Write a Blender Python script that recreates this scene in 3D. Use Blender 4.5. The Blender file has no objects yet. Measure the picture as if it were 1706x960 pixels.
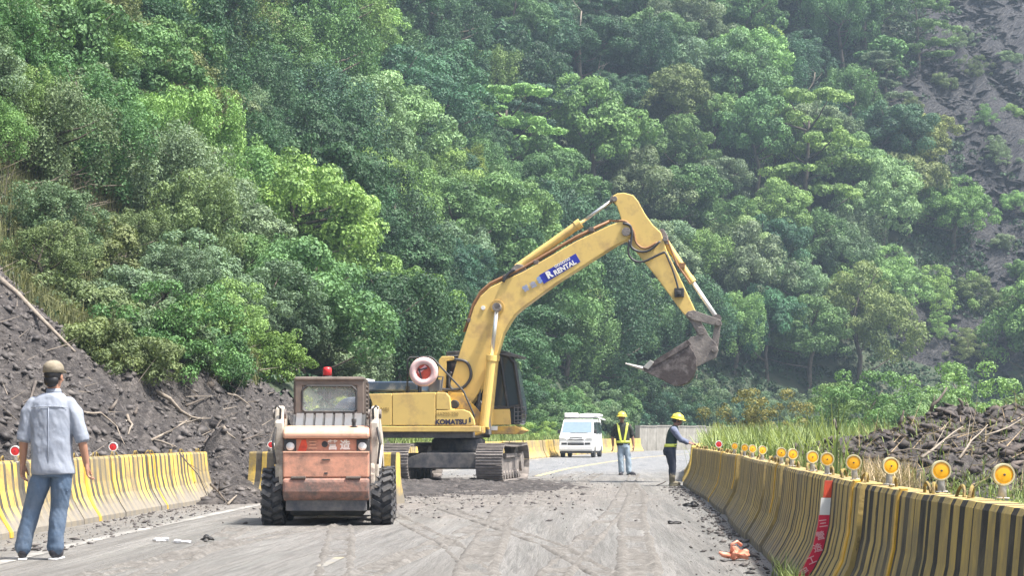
import bpy, bmesh, math, random
import numpy as np
from mathutils import Vector, Matrix
random.seed(7); RNG = np.random.default_rng(11)
SC = bpy.context.scene; COL = SC.collection
PI = math.pi
# ---------------------------------------------------------------- camera
CAM_H = 1.12; F = 3000.0; CX, HY = 853.0, 723.0      # focal length in photo pixels, principal column, horizon row
cam_d = bpy.data.cameras.new('camera'); cam = bpy.data.objects.new('camera', cam_d); COL.objects.link(cam)
cam.location = (0, 0, CAM_H); cam.rotation_euler = (PI/2, 0, 0)
cam_d.sensor_width = 36; cam_d.lens = 36*F/1706; cam_d.shift_y = (HY-480)/1706
cam_d.clip_start = .1; cam_d.clip_end = 4000
SC.camera = cam
# ---------------------------------------------------------------- world, sun, exposure
SUN_EL, SUN_AZ = math.radians(64), math.radians(112)   # azimuth clockwise from +Y: from behind the camera, right
w = bpy.data.worlds.new('World'); SC.world = w; w.use_nodes = True
nt = w.node_tree; bg = nt.nodes['Background']
sky = nt.nodes.new('ShaderNodeTexSky'); sky.sky_type = 'NISHITA'; sky.sun_disc = False
sky.sun_elevation = SUN_EL; sky.sun_rotation = SUN_AZ; sky.dust_density = 5.0; sky.air_density = 1.0; sky.ozone_density = 1.0
nt.links.new(sky.outputs[0], bg.inputs[0]); bg.inputs[1].default_value = 0.125
sd = bpy.data.lights.new('sun', 'SUN'); sun = bpy.data.objects.new('sun', sd); COL.objects.link(sun)
sd.energy = 4.4; sd.angle = math.radians(4); sd.color = (1, .955, .88)
dv = Vector((math.sin(SUN_AZ)*math.cos(SUN_EL), math.cos(SUN_AZ)*math.cos(SUN_EL), math.sin(SUN_EL)))
sun.rotation_euler = dv.to_track_quat('Z', 'Y').to_euler()
SC.view_settings.view_transform = 'Standard'; SC.view_settings.look = 'None'
SC.view_settings.exposure = 1.25; SC.view_settings.gamma = 1.0
SC.render.engine = 'CYCLES'
SC.cycles.max_bounces = 6; SC.cycles.transparent_max_bounces = 6; SC.cycles.volume_bounces = 0
SC.cycles.use_denoising = True

# ---------------------------------------------------------------- materials
def nod(nt, t, **kw):
    n = nt.nodes.new(t)
    for k, v in kw.items():
        if k in n.inputs: n.inputs[k].default_value = v
        else: setattr(n, k, v)
    return n
def rgba(c): return (c[0], c[1], c[2], 1)
def mixc(nt, fac, a, b, blend='MIX'):
    m = nt.nodes.new('ShaderNodeMix'); m.data_type = 'RGBA'; m.blend_type = blend
    for sock, v in ((m.inputs[0], fac), (m.inputs[6], a), (m.inputs[7], b)):
        if hasattr(v, 'links') or isinstance(v, bpy.types.NodeSocket): nt.links.new(v, sock)
        else: sock.default_value = v if isinstance(v, (int, float)) else rgba(v)
    return m.outputs[2]
def ramp(nt, src, stops):
    r = nt.nodes.new('ShaderNodeValToRGB'); nt.links.new(src, r.inputs[0])
    els = r.color_ramp.elements
    while len(els) < len(stops): els.new(.5)
    for e, (p, c) in zip(els, stops): e.position = p; e.color = (c, c, c, 1) if isinstance(c, (int, float)) else rgba(c)
    return r.outputs[0]
def noise(nt, vec, scale, detail=4, rough=.55, dist=0):
    n = nod(nt, 'ShaderNodeTexNoise', Scale=scale, Detail=detail, Roughness=rough, Distortion=dist)
    if vec is not None: nt.links.new(vec, n.inputs['Vector'])
    return n.outputs[0]
def new_mat(name):
    m = bpy.data.materials.new(name); m.use_nodes = True
    return m, m.node_tree, m.node_tree.nodes['Principled BSDF'], nod(m.node_tree, 'ShaderNodeTexCoord')
def paint(name, col, rough=.5, metal=0, dirt=None, amount=.4, scale=3, var=.12, bump=0, bscale=30, low=None):
    """painted / plain surface with colour variation and patchy dirt (dirt heavier below object height 'low')"""
    m, nt, b, tc = new_mat(name); ob = tc.outputs['Object']
    c = mixc(nt, noise(nt, ob, scale*2.3, 5), [x*(1-var) for x in col], [min(1, x*(1+var)) for x in col])
    if dirt:
        f = ramp(nt, noise(nt, ob, scale, 8, .68), [(max(0, .62-amount*.5), 0), (min(1, .8-amount*.25), 1)])
        if low:
            sx = nod(nt, 'ShaderNodeSeparateXYZ'); nt.links.new(ob, sx.inputs[0])
            mr = nod(nt, 'ShaderNodeMapRange'); nt.links.new(sx.outputs[2], mr.inputs[0])
            mr.inputs[1].default_value = low; mr.inputs[2].default_value = low*.3; mr.inputs[3].default_value = 0; mr.inputs[4].default_value = .8
            ad = nod(nt, 'ShaderNodeMath', operation='MULTIPLY_ADD', use_clamp=True)
            nt.links.new(mr.outputs[0], ad.inputs[0]); nt.links.new(noise(nt, ob, scale*4, 6, .7), ad.inputs[1]); nt.links.new(f, ad.inputs[2]); f = ad.outputs[0]
        c = mixc(nt, f, c, dirt)
        nt.links.new(ramp(nt, f, [(0, rough), (1, .9)]), b.inputs['Roughness'])
    else: b.inputs['Roughness'].default_value = rough
    nt.links.new(c, b.inputs['Base Color']); b.inputs['Metallic'].default_value = metal
    if bump:
        bp = nod(nt, 'ShaderNodeBump', Strength=bump, Distance=.02); nt.links.new(noise(nt, ob, bscale, 6, .6), bp.inputs['Height'])
        nt.links.new(bp.outputs[0], b.inputs['Normal'])
    return m
def leaf_mat(name, col=None, trans=.24, var=.52):
    m, nt, b, tc = new_mat(name)
    at = nod(nt, 'ShaderNodeAttribute', attribute_name='tone'); 
    if col is None:
        oi = nod(nt, 'ShaderNodeObjectInfo'); base = oi.outputs['Color']
    else:
        r = nod(nt, 'ShaderNodeRGB'); r.outputs[0].default_value = rgba(col); base = r.outputs[0]
    hsv = nod(nt, 'ShaderNodeHueSaturation'); nt.links.new(base, hsv.inputs['Color'])
    v = nod(nt, 'ShaderNodeMapRange'); nt.links.new(at.outputs['Fac'], v.inputs[0]); v.inputs[3].default_value = 1-var; v.inputs[4].default_value = 1+var*1.4
    nt.links.new(v.outputs[0], hsv.inputs['Value'])
    h = nod(nt, 'ShaderNodeMapRange'); nt.links.new(at.outputs['Fac'], h.inputs[0]); h.inputs[3].default_value = .515; h.inputs[4].default_value = .485
    nt.links.new(h.outputs[0], hsv.inputs['Hue'])
    nt.links.new(hsv.outputs[0], b.inputs['Base Color']); b.inputs['Roughness'].default_value = .5; b.inputs['Specular IOR Level'].default_value = .22
    tr = nod(nt, 'ShaderNodeBsdfTranslucent'); t2 = mixc(nt, 1.0, hsv.outputs[0], (1.0, 1.0, .55), 'MULTIPLY'); nt.links.new(t2, tr.inputs[0])
    mx = nod(nt, 'ShaderNodeMixShader'); mx.inputs[0].default_value = trans
    nt.links.new(b.outputs[0], mx.inputs[1]); nt.links.new(tr.outputs[0], mx.inputs[2])
    nt.links.new(mx.outputs[0], nt.nodes['Material Output'].inputs[0])
    return m
MUD = (.115, .1, .095); MUDL = (.27, .25, .23)
M = {}
M['yellow'] = paint('yellow_machine_paint', (.72, .51, .16), .42, 0, (.42, .27, .12), .24, 1.6, .07)
M['yellow_dirty'] = paint('yellow_muddy_paint', (.6, .37, .06), .55, 0, (.2, .15, .1), .42, 4, .12)
M['steel_mud'] = paint('muddy_steel', (.13, .115, .11), .7, .1, (.3, .27, .245), .55, 3, .2, .5, 25)
M['bucket'] = paint('worn_bucket_steel', (.075, .06, .058), .6, .3, (.3, .27, .26), .28, 4, .3, .4, 20)
M['tooth'] = paint('pale_tooth_steel', (.5, .48, .45), .4, .6)
M['rod'] = paint('polished_rod', (.75, .74, .7), .25, .7)
M['black'] = paint('black_rubbery', (.03, .032, .035), .6, 0, (.12, .11, .1), .25, 6)
M['hose'] = paint('hydraulic_hose', (.04, .04, .045), .5)
M['brown_hose'] = paint('rusty_pipe', (.25, .13, .06), .6)
M['glass'] = paint('dark_cab_glass', (.03, .045, .06), .08)
M['hood_dark'] = paint('dark_blue_cover', (.035, .06, .1), .45, 0, (.2, .22, .24), .25, 4)
M['tank'] = paint('dark_undercarriage', (.045, .05, .062), .7, 0, (.2, .185, .17), .5, 3)
M['orange'] = paint('faded_orange_paint', (.56, .27, .18), .55, 0, (.2, .13, .1), .34, 5, .12, .15, 30)
M['orange_low'] = paint('scraped_orange_paint', (.42, .19, .13), .6, 0, (.13, .1, .09), .72, 7, .2, .3, 30)
M['orange_lit_top'] = paint('lit_top_orange_paint', (.58, .33, .23), .5, 0, (.35, .18, .11), .2, 5, .12)  # paler copy of the loader orange: top light painted into hood and ledge
M['cream'] = paint('cream_arm_paint', (.6, .55, .47), .5, 0, (.22, .18, .14), .42, 5, .1)
M['cab_brown'] = paint('grey_brown_cab_paint', (.14, .11, .092), .6, 0, (.08, .07, .06), .35, 5)
M['grey'] = paint('grey_panel', (.11, .118, .128), .6, 0, (.12, .1, .09), .3, 6)
M['pale_glass'] = paint('pale_rear_window', (.42, .46, .46), .15, 0, (.5, .42, .2), .35, 3)
m_, t_, b_, _ = new_mat('see_through_window'); b_.inputs['Base Color'].default_value = (.55, .6, .6, 1); b_.inputs['Roughness'].default_value = .12
tp_ = nod(t_, 'ShaderNodeBsdfTransparent'); mx_ = nod(t_, 'ShaderNodeMixShader'); mx_.inputs[0].default_value = .26; t_.links.new(tp_.outputs[0], mx_.inputs[1]); t_.links.new(b_.outputs[0], mx_.inputs[2]); t_.links.new(mx_.outputs[0], t_.nodes['Material Output'].inputs[0]); M['pale_glass'] = m_
M['red'] = paint('red_plastic', (.62, .03, .035), .35)
M['red_inner'] = paint('orange_red_fabric', (.7, .09, .04), .6, 0, (.4, .06, .04), .3, 7)
M['lifering'] = paint('pale_pink_ring', (.8, .55, .52), .45, 0, (.7, .4, .38), .25, 5)
M['white'] = paint('white_paint', (.8, .8, .78), .35, 0, (.5, .48, .45), .12, 3, .03)
M['lamp_white'] = paint('white_lamp_lens', (.6, .6, .58), .25)
M['print_white'] = paint('white_lettering', (.85, .83, .78), .6)
M['print_dark'] = paint('dark_lettering', (.03, .025, .06), .5)
M['print_blue'] = paint('royal_blue_decal', (.02, .03, .35), .4)
M['print_ltblue'] = paint('faded_blue_lettering', (.25, .35, .6), .5)
M['print_grey'] = paint('faint_lettering', (.33, .22, .06), .5)
M['print_beige'] = paint('worn_beige_lettering', (.7, .42, .28), .6)
M['print_pink'] = paint('pale_pink_lettering', (.85, .45, .48), .6)
M['tyre'] = paint('muddy_tyre', (.035, .037, .042), .8, 0, (.13, .12, .11), .35, 5, .2, .3, 30)
M['amber'] = paint('amber_lens', (.85, .42, .02), .3, 0, None, 0, 3, .1)
M['housing'] = paint('cream_plastic_rim', (.5, .45, .27), .5)
M['post_white'] = paint('grey_white_post', (.48, .46, .42), .5, 0, (.25, .23, .2), .4, 20)
M['strip'] = paint('orange_yellow_strip', (.68, .4, .04), .5, 0, (.3, .2, .08), .3, 6, .1)
M['iron'] = paint('rusty_iron_loop', (.09, .06, .03), .7, 0, (.35, .26, .06), .5, 15)
def barrier_mat(name, base, grime, moss, amount, low, fade=.72):
    m, nt, b, tc = new_mat(name); ge = nod(nt, 'ShaderNodeNewGeometry'); ob = ge.outputs['Position']
    mp = nod(nt, 'ShaderNodeMapping'); nt.links.new(ob, mp.inputs[0]); mp.inputs['Scale'].default_value = (1, 1, .22)
    c = mixc(nt, ramp(nt, noise(nt, mp.outputs[0], 14, 8, .7), [(.55-amount*.3, 0), (.75, 1)]), base, grime)
    c = mixc(nt, ramp(nt, noise(nt, ob, 2.2, 7, .65), [(.5, 0), (.68, .7)]), c, moss)
    c = mixc(nt, ramp(nt, noise(nt, mp.outputs[0], 6, 9, .78), [(.6, 0), (.66, .85)]), c, (.045, .04, .035))
    c = mixc(nt, ramp(nt, noise(nt, ob, .55, 8, .62), [(.47, 0), (.6, fade)]), c, (.2, .17, .115))
    sx = nod(nt, 'ShaderNodeSeparateXYZ'); nt.links.new(ob, sx.inputs[0])
    ad = nod(nt, 'ShaderNodeMath', operation='MULTIPLY_ADD'); nt.links.new(noise(nt, ob, 3.5, 6, .7), ad.inputs[0]); ad.inputs[1].default_value = .7; nt.links.new(sx.outputs[2], ad.inputs[2])
    mr = nod(nt, 'ShaderNodeMapRange'); nt.links.new(ad.outputs[0], mr.inputs[0]); mr.inputs[1].default_value = low+.42; mr.inputs[2].default_value = low+.2; mr.inputs[3].default_value = 0; mr.inputs[4].default_value = .92
    c = mixc(nt, mr.outputs[0], c, (.2, .185, .16))
    nt.links.new(c, b.inputs['Base Color']); b.inputs['Roughness'].default_value = .8
    bp = nod(nt, 'ShaderNodeBump', Strength=.4, Distance=.02); nt.links.new(noise(nt, ob, 35, 6, .65), bp.inputs['Height']); nt.links.new(bp.outputs[0], b.inputs['Normal'])
    return m
M['bar_y_r'] = barrier_mat('ochre_barrier_paint', (.52, .375, .11), (.2, .165, .1), (.2, .17, .085), .6, .16, .62)
M['bar_k_r'] = barrier_mat('black_barrier_paint', (.022, .021, .022), (.1, .09, .07), (.05, .047, .03), .2, -.1)
M['bar_y_l'] = barrier_mat('bright_yellow_barrier_paint', (.68, .46, .07), (.3, .25, .14), (.13, .115, .09), .55, .3, .8)
M['bar_k_l'] = barrier_mat('grey_gap_barrier_paint', (.05, .046, .04), (.14, .12, .09), (.12, .1, .07), .35, .26)
M['bar_far'] = barrier_mat('far_barrier_paint', (.62, .42, .08), (.4, .32, .14), (.33, .27, .12), .4, .02)
M['concrete'] = paint('weathered_concrete', (.3, .29, .26), .85, 0, (.14, .13, .11), .5, .8, .15, .3, 10)
M['bark'] = paint('grey_brown_bark', (.12, .1, .08), .9, 0, (.06, .05, .04), .5, 4, .3, .6, 12)
M['pale_wood'] = paint('pale_dead_wood', (.25, .215, .175), .85, 0, (.16, .13, .1), .4, 5, .2, .4, 20)
M['dark_wood'] = paint('dark_wet_wood', (.07, .055, .045), .8, 0, (.15, .13, .11), .4, 5, .2, .4, 20)
M['skin'] = paint('tanned_skin', (.36, .19, .125), .5, 0, None, 0, 9, .08)
M['skin_dark'] = paint('dark_tanned_skin', (.2, .11, .08), .5, 0, None, 0, 9, .08)
M['hair'] = paint('black_hair', (.012, .012, .014), .5)
M['shirt'] = paint('pale_blue_shirt', (.27, .3, .36), .85, 0, (.22, .25, .31), .3, 5, .05, .25, 14)
M['jeans'] = paint('blue_jeans', (.075, .12, .19), .85, 0, (.13, .17, .23), .4, 6, .12, .3, 18)
M['jeans_lt'] = paint('washed_light_jeans', (.3, .38, .45), .85, 0, (.17, .23, .29), .42, 6, .1, .3, 18)
M['cap'] = paint('khaki_cap', (.2, .17, .12), .85, 0, (.28, .25, .2), .3, 12)
M['shoe'] = paint('dark_shoe', (.03, .03, .04), .6)
M['navy'] = paint('navy_trousers', (.02, .028, .05), .85, 0, (.05, .055, .07), .3, 8)
M['slate'] = paint('slate_blue_sleeves', (.11, .13, .2), .85, 0, (.16, .18, .24), .3, 8)
M['vest_dark'] = paint('dark_green_vest', (.02, .045, .04), .8)
M['vest_black'] = paint('black_vest', (.02, .025, .022), .8)
M['hivis'] = paint('hivis_yellow_tape', (.72, .8, .12), .5)
M['helmet'] = paint('yellow_helmet', (.85, .7, .08), .3)
M['boot'] = paint('muddy_rubber_boot', (.2, .18, .12), .6, 0, (.12, .1, .07), .4, 8)
M['salmon'] = paint('salmon_plastic', (.75, .3, .2), .5)
M['litter'] = paint('white_litter', (.75, .76, .78), .6)
M['sleeve_red'] = paint('red_sleeve', (.72, .03, .08), .5)
M['clod'] = paint('dark_mud_clod', (.045, .04, .039), .65, 0, (.15, .135, .125), .38, 1.5, .3, .3, 8)
M['clod_dark'] = paint('black_mud_clod', (.042, .034, .031), .8, 0, (.13, .105, .09), .3, 2, .3, .3, 8)
M['leaf'] = leaf_mat('tree_foliage')
M['under'] = leaf_mat('undergrowth_leaves', (.03, .065, .03))  # leaf colour darkened to paint in the shade of gaps between crowns
M['reed'] = leaf_mat('light_green_grass', (.2, .26, .1), .35)
M['olive'] = leaf_mat('olive_hanging_grass', (.16, .17, .085), .25, .6)
M['straw'] = leaf_mat('dry_straw', (.3, .24, .14), .2, .5)
def ground_mat(name, a, b_, c_, scale, bump=.6, dist=.15, streak=None):
    m, nt, b, tc = new_mat(name); ge = nod(nt, 'ShaderNodeNewGeometry'); p = ge.outputs['Position']
    if streak:
        mr_ = nod(nt, 'ShaderNodeMapping'); mr_.inputs['Rotation'].default_value = streak; nt.links.new(p, mr_.inputs[0]); ms_ = nod(nt, 'ShaderNodeMapping'); ms_.inputs['Scale'].default_value = (.16, 1, 1); nt.links.new(mr_.outputs[0], ms_.inputs[0]); p = ms_.outputs[0]
    c = mixc(nt, ramp(nt, noise(nt, p, scale, 9, .65), [(.35, 0), (.65, 1)]), a, b_)
    c = mixc(nt, ramp(nt, noise(nt, p, scale*4.3, 7, .7), [(.48, 0), (.7, 1)]), c, c_)
    nt.links.new(c, b.inputs['Base Color']); b.inputs['Roughness'].default_value = .88
    bp = nod(nt, 'ShaderNodeBump', Strength=bump, Distance=dist); nt.links.new(noise(nt, p, scale*5, 9, .65), bp.inputs['Height']); nt.links.new(bp.outputs[0], b.inputs['Normal'])
    return m
M['ground'] = ground_mat('grassy_soil', (.07, .08, .035), (.1, .1, .06), (.13, .11, .08), .5)
M['hill'] = ground_mat('forest_floor', (.025, .045, .02), (.04, .06, .03), (.055, .055, .035), .3)
M['scar'] = ground_mat('bare_shale_scar', (.06, .06, .068), (.03, .03, .036), (.15, .145, .145), 1.0, 1, 1.8, (0, math.radians(48), math.radians(-20)))
M['mud'] = ground_mat('grey_landslide_mud', (.032, .028, .028), (.075, .066, .062), (.15, .135, .125), 1.5, 1, .2)
M['darkmud'] = ground_mat('dark_heap_mud', (.03, .026, .025), (.058, .05, .047), (.12, .108, .1), 1.6, .9, .12)
def road_material():
    m, nt, b, tc = new_mat('muddy_asphalt'); ge = nod(nt, 'ShaderNodeNewGeometry'); p = ge.outputs['Position']
    sx = nod(nt, 'ShaderNodeSeparateXYZ'); nt.links.new(p, sx.inputs[0])
    # asphalt
    asp = mixc(nt, noise(nt, p, 60, 5, .7), (.16, .165, .172), (.23, .236, .245))
    # streaks scraped along the road (shear follows the slight bend to the right)
    sh = nod(nt, 'ShaderNodeMath', operation='MULTIPLY_ADD'); nt.links.new(sx.outputs[1], sh.inputs[0]); sh.inputs[1].default_value = -.045; wob = nod(nt, 'ShaderNodeMath', operation='MULTIPLY_ADD'); mpw = nod(nt, 'ShaderNodeMapping'); mpw.inputs['Scale'].default_value = (.3, .035, 0); nt.links.new(p, mpw.inputs[0]); nt.links.new(noise(nt, mpw.outputs[0], 1, 1), wob.inputs[0]); wob.inputs[1].default_value = 1.1; nt.links.new(sx.outputs[0], wob.inputs[2]); nt.links.new(wob.outputs[0], sh.inputs[2])
    cb = nod(nt, 'ShaderNodeCombineXYZ'); nt.links.new(sh.outputs[0], cb.inputs[0])
    ys = nod(nt, 'ShaderNodeMath', operation='MULTIPLY'); nt.links.new(sx.outputs[1], ys.inputs[0]); ys.inputs[1].default_value = .045; nt.links.new(ys.outputs[0], cb.inputs[1])
    st = noise(nt, cb.outputs[0], 4.2, 9, .74, .15)
    st2 = noise(nt, cb.outputs[0], 17, 9, .72, .3)
    pale = mixc(nt, ramp(nt, st, [(.4, 0), (.58, 1)]), (.105, .1, .092), (.215, .208, .196))
    pale = mixc(nt, ramp(nt, st2, [(.5, 0), (.6, .8)]), pale, (.08, .074, .066))
    pale = mixc(nt, ramp(nt, noise(nt, cb.outputs[0], 1.3, 3, .5), [(.47, 0), (.56, .38)]), pale, (.1, .093, .083))
    pale = mixc(nt, ramp(nt, noise(nt, cb.outputs[0], 1.8, 8, .65), [(.55, 0), (.7, .4)]), pale, (.27, .262, .25))
    pale = mixc(nt, ramp(nt, noise(nt, p, 9, 8, .75), [(.6, 0), (.74, .35)]), pale, (.12, .11, .1))
    # lumpy mud round the digger (x<1, y 24..50)
    d = nod(nt, 'ShaderNodeVectorMath', operation='DISTANCE'); mp = nod(nt, 'ShaderNodeMapping'); nt.links.new(p, mp.inputs[0]); mp.inputs['Scale'].default_value = (2.6, 1, 0)
    nt.links.new(mp.outputs[0], d.inputs[0]); d.inputs[1].default_value = (-5.0, 35, 0)
    nz = nod(nt, 'ShaderNodeMath', operation='MULTIPLY_ADD'); nt.links.new(noise(nt, p, .8, 8, .7), nz.inputs[0]); nz.inputs[1].default_value = 12; nt.links.new(d.outputs['Value'], nz.inputs[2])
    thick = mixc(nt, ramp(nt, noise(nt, p, 4, 9, .72), [(.4, 0), (.62, 1)]), (.095, .083, .075), (.26, .24, .215))
    f1 = nod(nt, 'ShaderNodeMapRange'); nt.links.new(nz.outputs[0], f1.inputs[0]); f1.inputs[1].default_value = 19; f1.inputs[2].default_value = 13.5
    pale = mixc(nt, ramp(nt, noise(nt, p, 48, 6, .8), [(.35, .0), (.75, .5)]), pale, (.3, .295, .28)); pale = mixc(nt, ramp(nt, noise(nt, p, 27, 8, .8), [(.55, 0), (.68, .6)]), pale, (.09, .085, .077))
    c = mixc(nt, f1.outputs[0], pale, thick)
    # clean asphalt beyond y~50
    f2 = nod(nt, 'ShaderNodeMath', operation='MULTIPLY_ADD'); nt.links.new(noise(nt, p, .25, 8, .7), f2.inputs[0]); f2.inputs[1].default_value = 26; nt.links.new(sx.outputs[1], f2.inputs[2])
    f3 = nod(nt, 'ShaderNodeMapRange'); nt.links.new(f2.outputs[0], f3.inputs[0]); f3.inputs[1].default_value = 58; f3.inputs[2].default_value = 70
    c = mixc(nt, f3.outputs[0], c, asp)
    nt.links.new(c, b.inputs['Base Color'])
    r = ramp(nt, noise(nt, cb.outputs[0], 3, 6, .6), [(.4, .45), (.6, .8)]); nt.links.new(r, b.inputs['Roughness'])
    add = nod(nt, 'ShaderNodeMath', operation='ADD'); nt.links.new(st2, add.inputs[0]); nt.links.new(noise(nt, p, 14, 9, .7), add.inputs[1])
    bp = nod(nt, 'ShaderNodeBump', Strength=.85, Distance=.05); nt.links.new(add.outputs[0], bp.inputs['Height']); nt.links.new(bp.outputs[0], b.inputs['Normal'])
    return m
M['road'] = road_material()
def line_mat(name, col, cut):
    m, nt, b, tc = new_mat(name); ge = nod(nt, 'ShaderNodeNewGeometry'); p = ge.outputs['Position']
    c = mixc(nt, ramp(nt, noise(nt, p, 2.5, 8, .75), [(cut-.08, 0), (cut+.08, 1)]), col, (.19, .184, .172))
    nt.links.new(c, b.inputs['Base Color']); b.inputs['Roughness'].default_value = .7
    return m
M['track_mud'] = ground_mat('tyre_track_mud', (.085, .079, .07), (.13, .122, .11), (.2, .19, .176), 2.2, .8, .04)
M['line_w'] = line_mat('worn_white_line', (.42, .41, .38), .44)
M['line_f'] = line_mat('faint_yellow_line', (.27, .24, .16), .45)
M['line_y'] = line_mat('worn_yellow_line', (.6, .47, .2), .55)

# ---------------------------------------------------------------- mesh helpers
class MB:
    def __init__(s): s.v = []; s.f = []; s.m = []
    def add(s, vs, fs, mi=0):
        n = len(s.v); s.v += [tuple(p) for p in vs]; s.f += [tuple(i+n for i in f) for f in fs]; s.m += [mi]*len(fs); return s
    def box(s, x0, x1, y0, y1, z0, z1, mi=0, tf=None):
        vs = [(x, y, z) for x in (x0, x1) for y in (y0, y1) for z in (z0, z1)]
        if tf: vs = [tf @ Vector(p) for p in vs]
        return s.add(vs, [(0, 1, 3, 2), (4, 6, 7, 5), (0, 4, 5, 1), (2, 3, 7, 6), (0, 2, 6, 4), (1, 5, 7, 3)], mi)
    def extrude(s, pts, y0, y1, mi=0, axis='y', taper=0):
        """outline pts (x,z) -> prism across y"""
        n = len(pts); A = sum(pts[i][0]*pts[(i+1) % n][1]-pts[(i+1) % n][0]*pts[i][1] for i in range(n))
        if A < 0: pts = pts[::-1]
        if axis == 'y': vs = [(x, y0, z) for x, z in pts] + [(x, y1, z) for x, z in pts]
        elif axis == 'x': vs = [(y1, x, z) for x, z in pts] + [(y0, x, z) for x, z in pts]; vs = [(y0, x, z) for x, z in pts[::-1]] + [(y1, x, z) for x, z in pts[::-1]]
        else: vs = [(x, z, y0) for x, z in pts[::-1]] + [(x, z, y1) for x, z in pts[::-1]]
        fs = [tuple(range(n)), tuple(range(2*n-1, n-1, -1))] + [(i, n+i, n+(i+1) % n, (i+1) % n) for i in range(n)]
        return s.add(vs, fs, mi)
    def tube(s, pts, r, seg=8, mi=0, cap=True):
        pts = [Vector(p) for p in pts]; n = len(pts)
        rs = r if isinstance(r, (list, tuple)) else [r]*n
        rings = []; up = None
        for i, p in enumerate(pts):
            t = (pts[min(i+1, n-1)]-pts[max(i-1, 0)]).normalized()
            if up is None: up = Vector((0, 0, 1)) if abs(t.z) < .9 else Vector((1, 0, 0))
            a = t.cross(up)
            if a.length < 1e-4: a = t.orthogonal()
            a.normalize(); b = a.cross(t).normalized(); up = b
            rings.append([p+(a*math.cos(k*2*PI/seg)+b*math.sin(k*2*PI/seg))*rs[i] for k in range(seg)])
        vs = [q for rg in rings for q in rg]; fs = []
        for i in range(n-1):
            for k in range(seg):
                k2 = (k+1) % seg; fs.append((i*seg+k, (i+1)*seg+k, (i+1)*seg+k2, i*seg+k2))
        if cap: fs += [tuple(range(seg)), tuple((n-1)*seg+k for k in range(seg-1, -1, -1))]
        return s.add(vs, fs, mi)
    def lathe(s, prof, c=(0, 0, 0), axis='z', seg=20, mi=0):
        """prof: list of (radius, height) along axis, closed at r=0 ends"""
        vs = []; fs = []
        for r, h in prof:
            for k in range(seg):
                a = 2*PI*k/seg; u, v = r*math.cos(a), r*math.sin(a)
                p = {'z': (u, v, h), 'y': (u, h, v), 'x': (h, u, v)}[axis]
                vs.append((p[0]+c[0], p[1]+c[1], p[2]+c[2]))
        n = len(prof)
        for i in range(n-1):
            for k in range(seg): k2 = (k+1) % seg; fs.append((i*seg+k, i*seg+k2, (i+1)*seg+k2, (i+1)*seg+k))
        fs += [tuple(range(seg-1, -1, -1)), tuple((n-1)*seg+k for k in range(seg))]
        return s.add(vs, fs, mi)
    def ell(s, c, r, seg=12, rings=8, mi=0, tf=None):
        vs = []; fs = []
        for i in range(1, rings):
            th = PI*i/rings
            for k in range(seg):
                a = 2*PI*k/seg; vs.append(Vector((r[0]*math.sin(th)*math.cos(a), r[1]*math.sin(th)*math.sin(a), r[2]*math.cos(th))))
        vs += [Vector((0, 0, r[2])), Vector((0, 0, -r[2]))]; T, B = len(vs)-2, len(vs)-1
        for i in range(rings-2):
            for k in range(seg): k2 = (k+1) % seg; fs.append((i*seg+k, (i+1)*seg+k, (i+1)*seg+k2, i*seg+k2))
        for k in range(seg): k2 = (k+1) % seg; fs.append((T, k, k2)); fs.append((B, (rings-2)*seg+k2, (rings-2)*seg+k))
        if tf: vs = [tf @ v for v in vs]
        return s.add([v+Vector(c) for v in vs], fs, mi)
    def mesh(s, name, mats):
        me = bpy.data.meshes.new(name); me.from_pydata(s.v, [], s.f)
        for m in (mats if isinstance(mats, (list, tuple)) else [mats]): me.materials.append(m)
        me.polygons.foreach_set('material_index', s.m); me.update(); return me
    def build(s, name, mats, parent=None, smooth=False, bevel=0, fix=True):
        me = s.mesh(name, mats)
        if fix:
            bm = bmesh.new(); bm.from_mesh(me); bmesh.ops.recalc_face_normals(bm, faces=bm.faces); bm.to_mesh(me); bm.free()
        o = bpy.data.objects.new(name, me); COL.objects.link(o)
        if parent: o.parent = parent
        if smooth: me.polygons.foreach_set('use_smooth', [True]*len(me.polygons)); me.update()
        if bevel:
            b = o.modifiers.new('bevel', 'BEVEL'); b.width = bevel; b.segments = 2; b.limit_method = 'ANGLE'; b.angle_limit = math.radians(35)
        return o
def empty(name, loc=(0, 0, 0), rz=0, label=None, cat=None, group=None):
    o = bpy.data.objects.new(name, None); COL.objects.link(o); o.location = loc; o.rotation_euler = (0, 0, rz)
    o.empty_display_size = .3
    return tag(o, label, cat, group)
def tag(o, label=None, cat=None, group=None, kind=None):
    if label: o['label'] = label
    if cat: o['category'] = cat
    if group: o['group'] = group
    if kind: o['kind'] = kind
    return o
def np_mesh(name, V, Q, mat, tone=None, smooth=False):
    me = bpy.data.meshes.new(name); V = np.asarray(V, np.float32); Q = np.asarray(Q, np.int32); k = Q.shape[1]
    me.vertices.add(len(V)); me.vertices.foreach_set('co', V.ravel())
    me.loops.add(Q.size); me.loops.foreach_set('vertex_index', Q.ravel())
    me.polygons.add(len(Q)); me.polygons.foreach_set('loop_start', np.arange(0, Q.size, k, dtype=np.int32))
    me.polygons.foreach_set('use_smooth', np.full(len(Q), smooth))
    me.update(calc_edges=True)
    if tone is not None:
        a = me.attributes.new('tone', 'FLOAT', 'FACE'); a.data.foreach_set('value', np.asarray(tone, np.float32))
    me.materials.append(mat); return me
def link(name, me, parent=None, loc=None):
    o = bpy.data.objects.new(name, me); COL.objects.link(o)
    if parent: o.parent = parent
    if loc is not None: o.location = loc
    return o
_txt = {}
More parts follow.
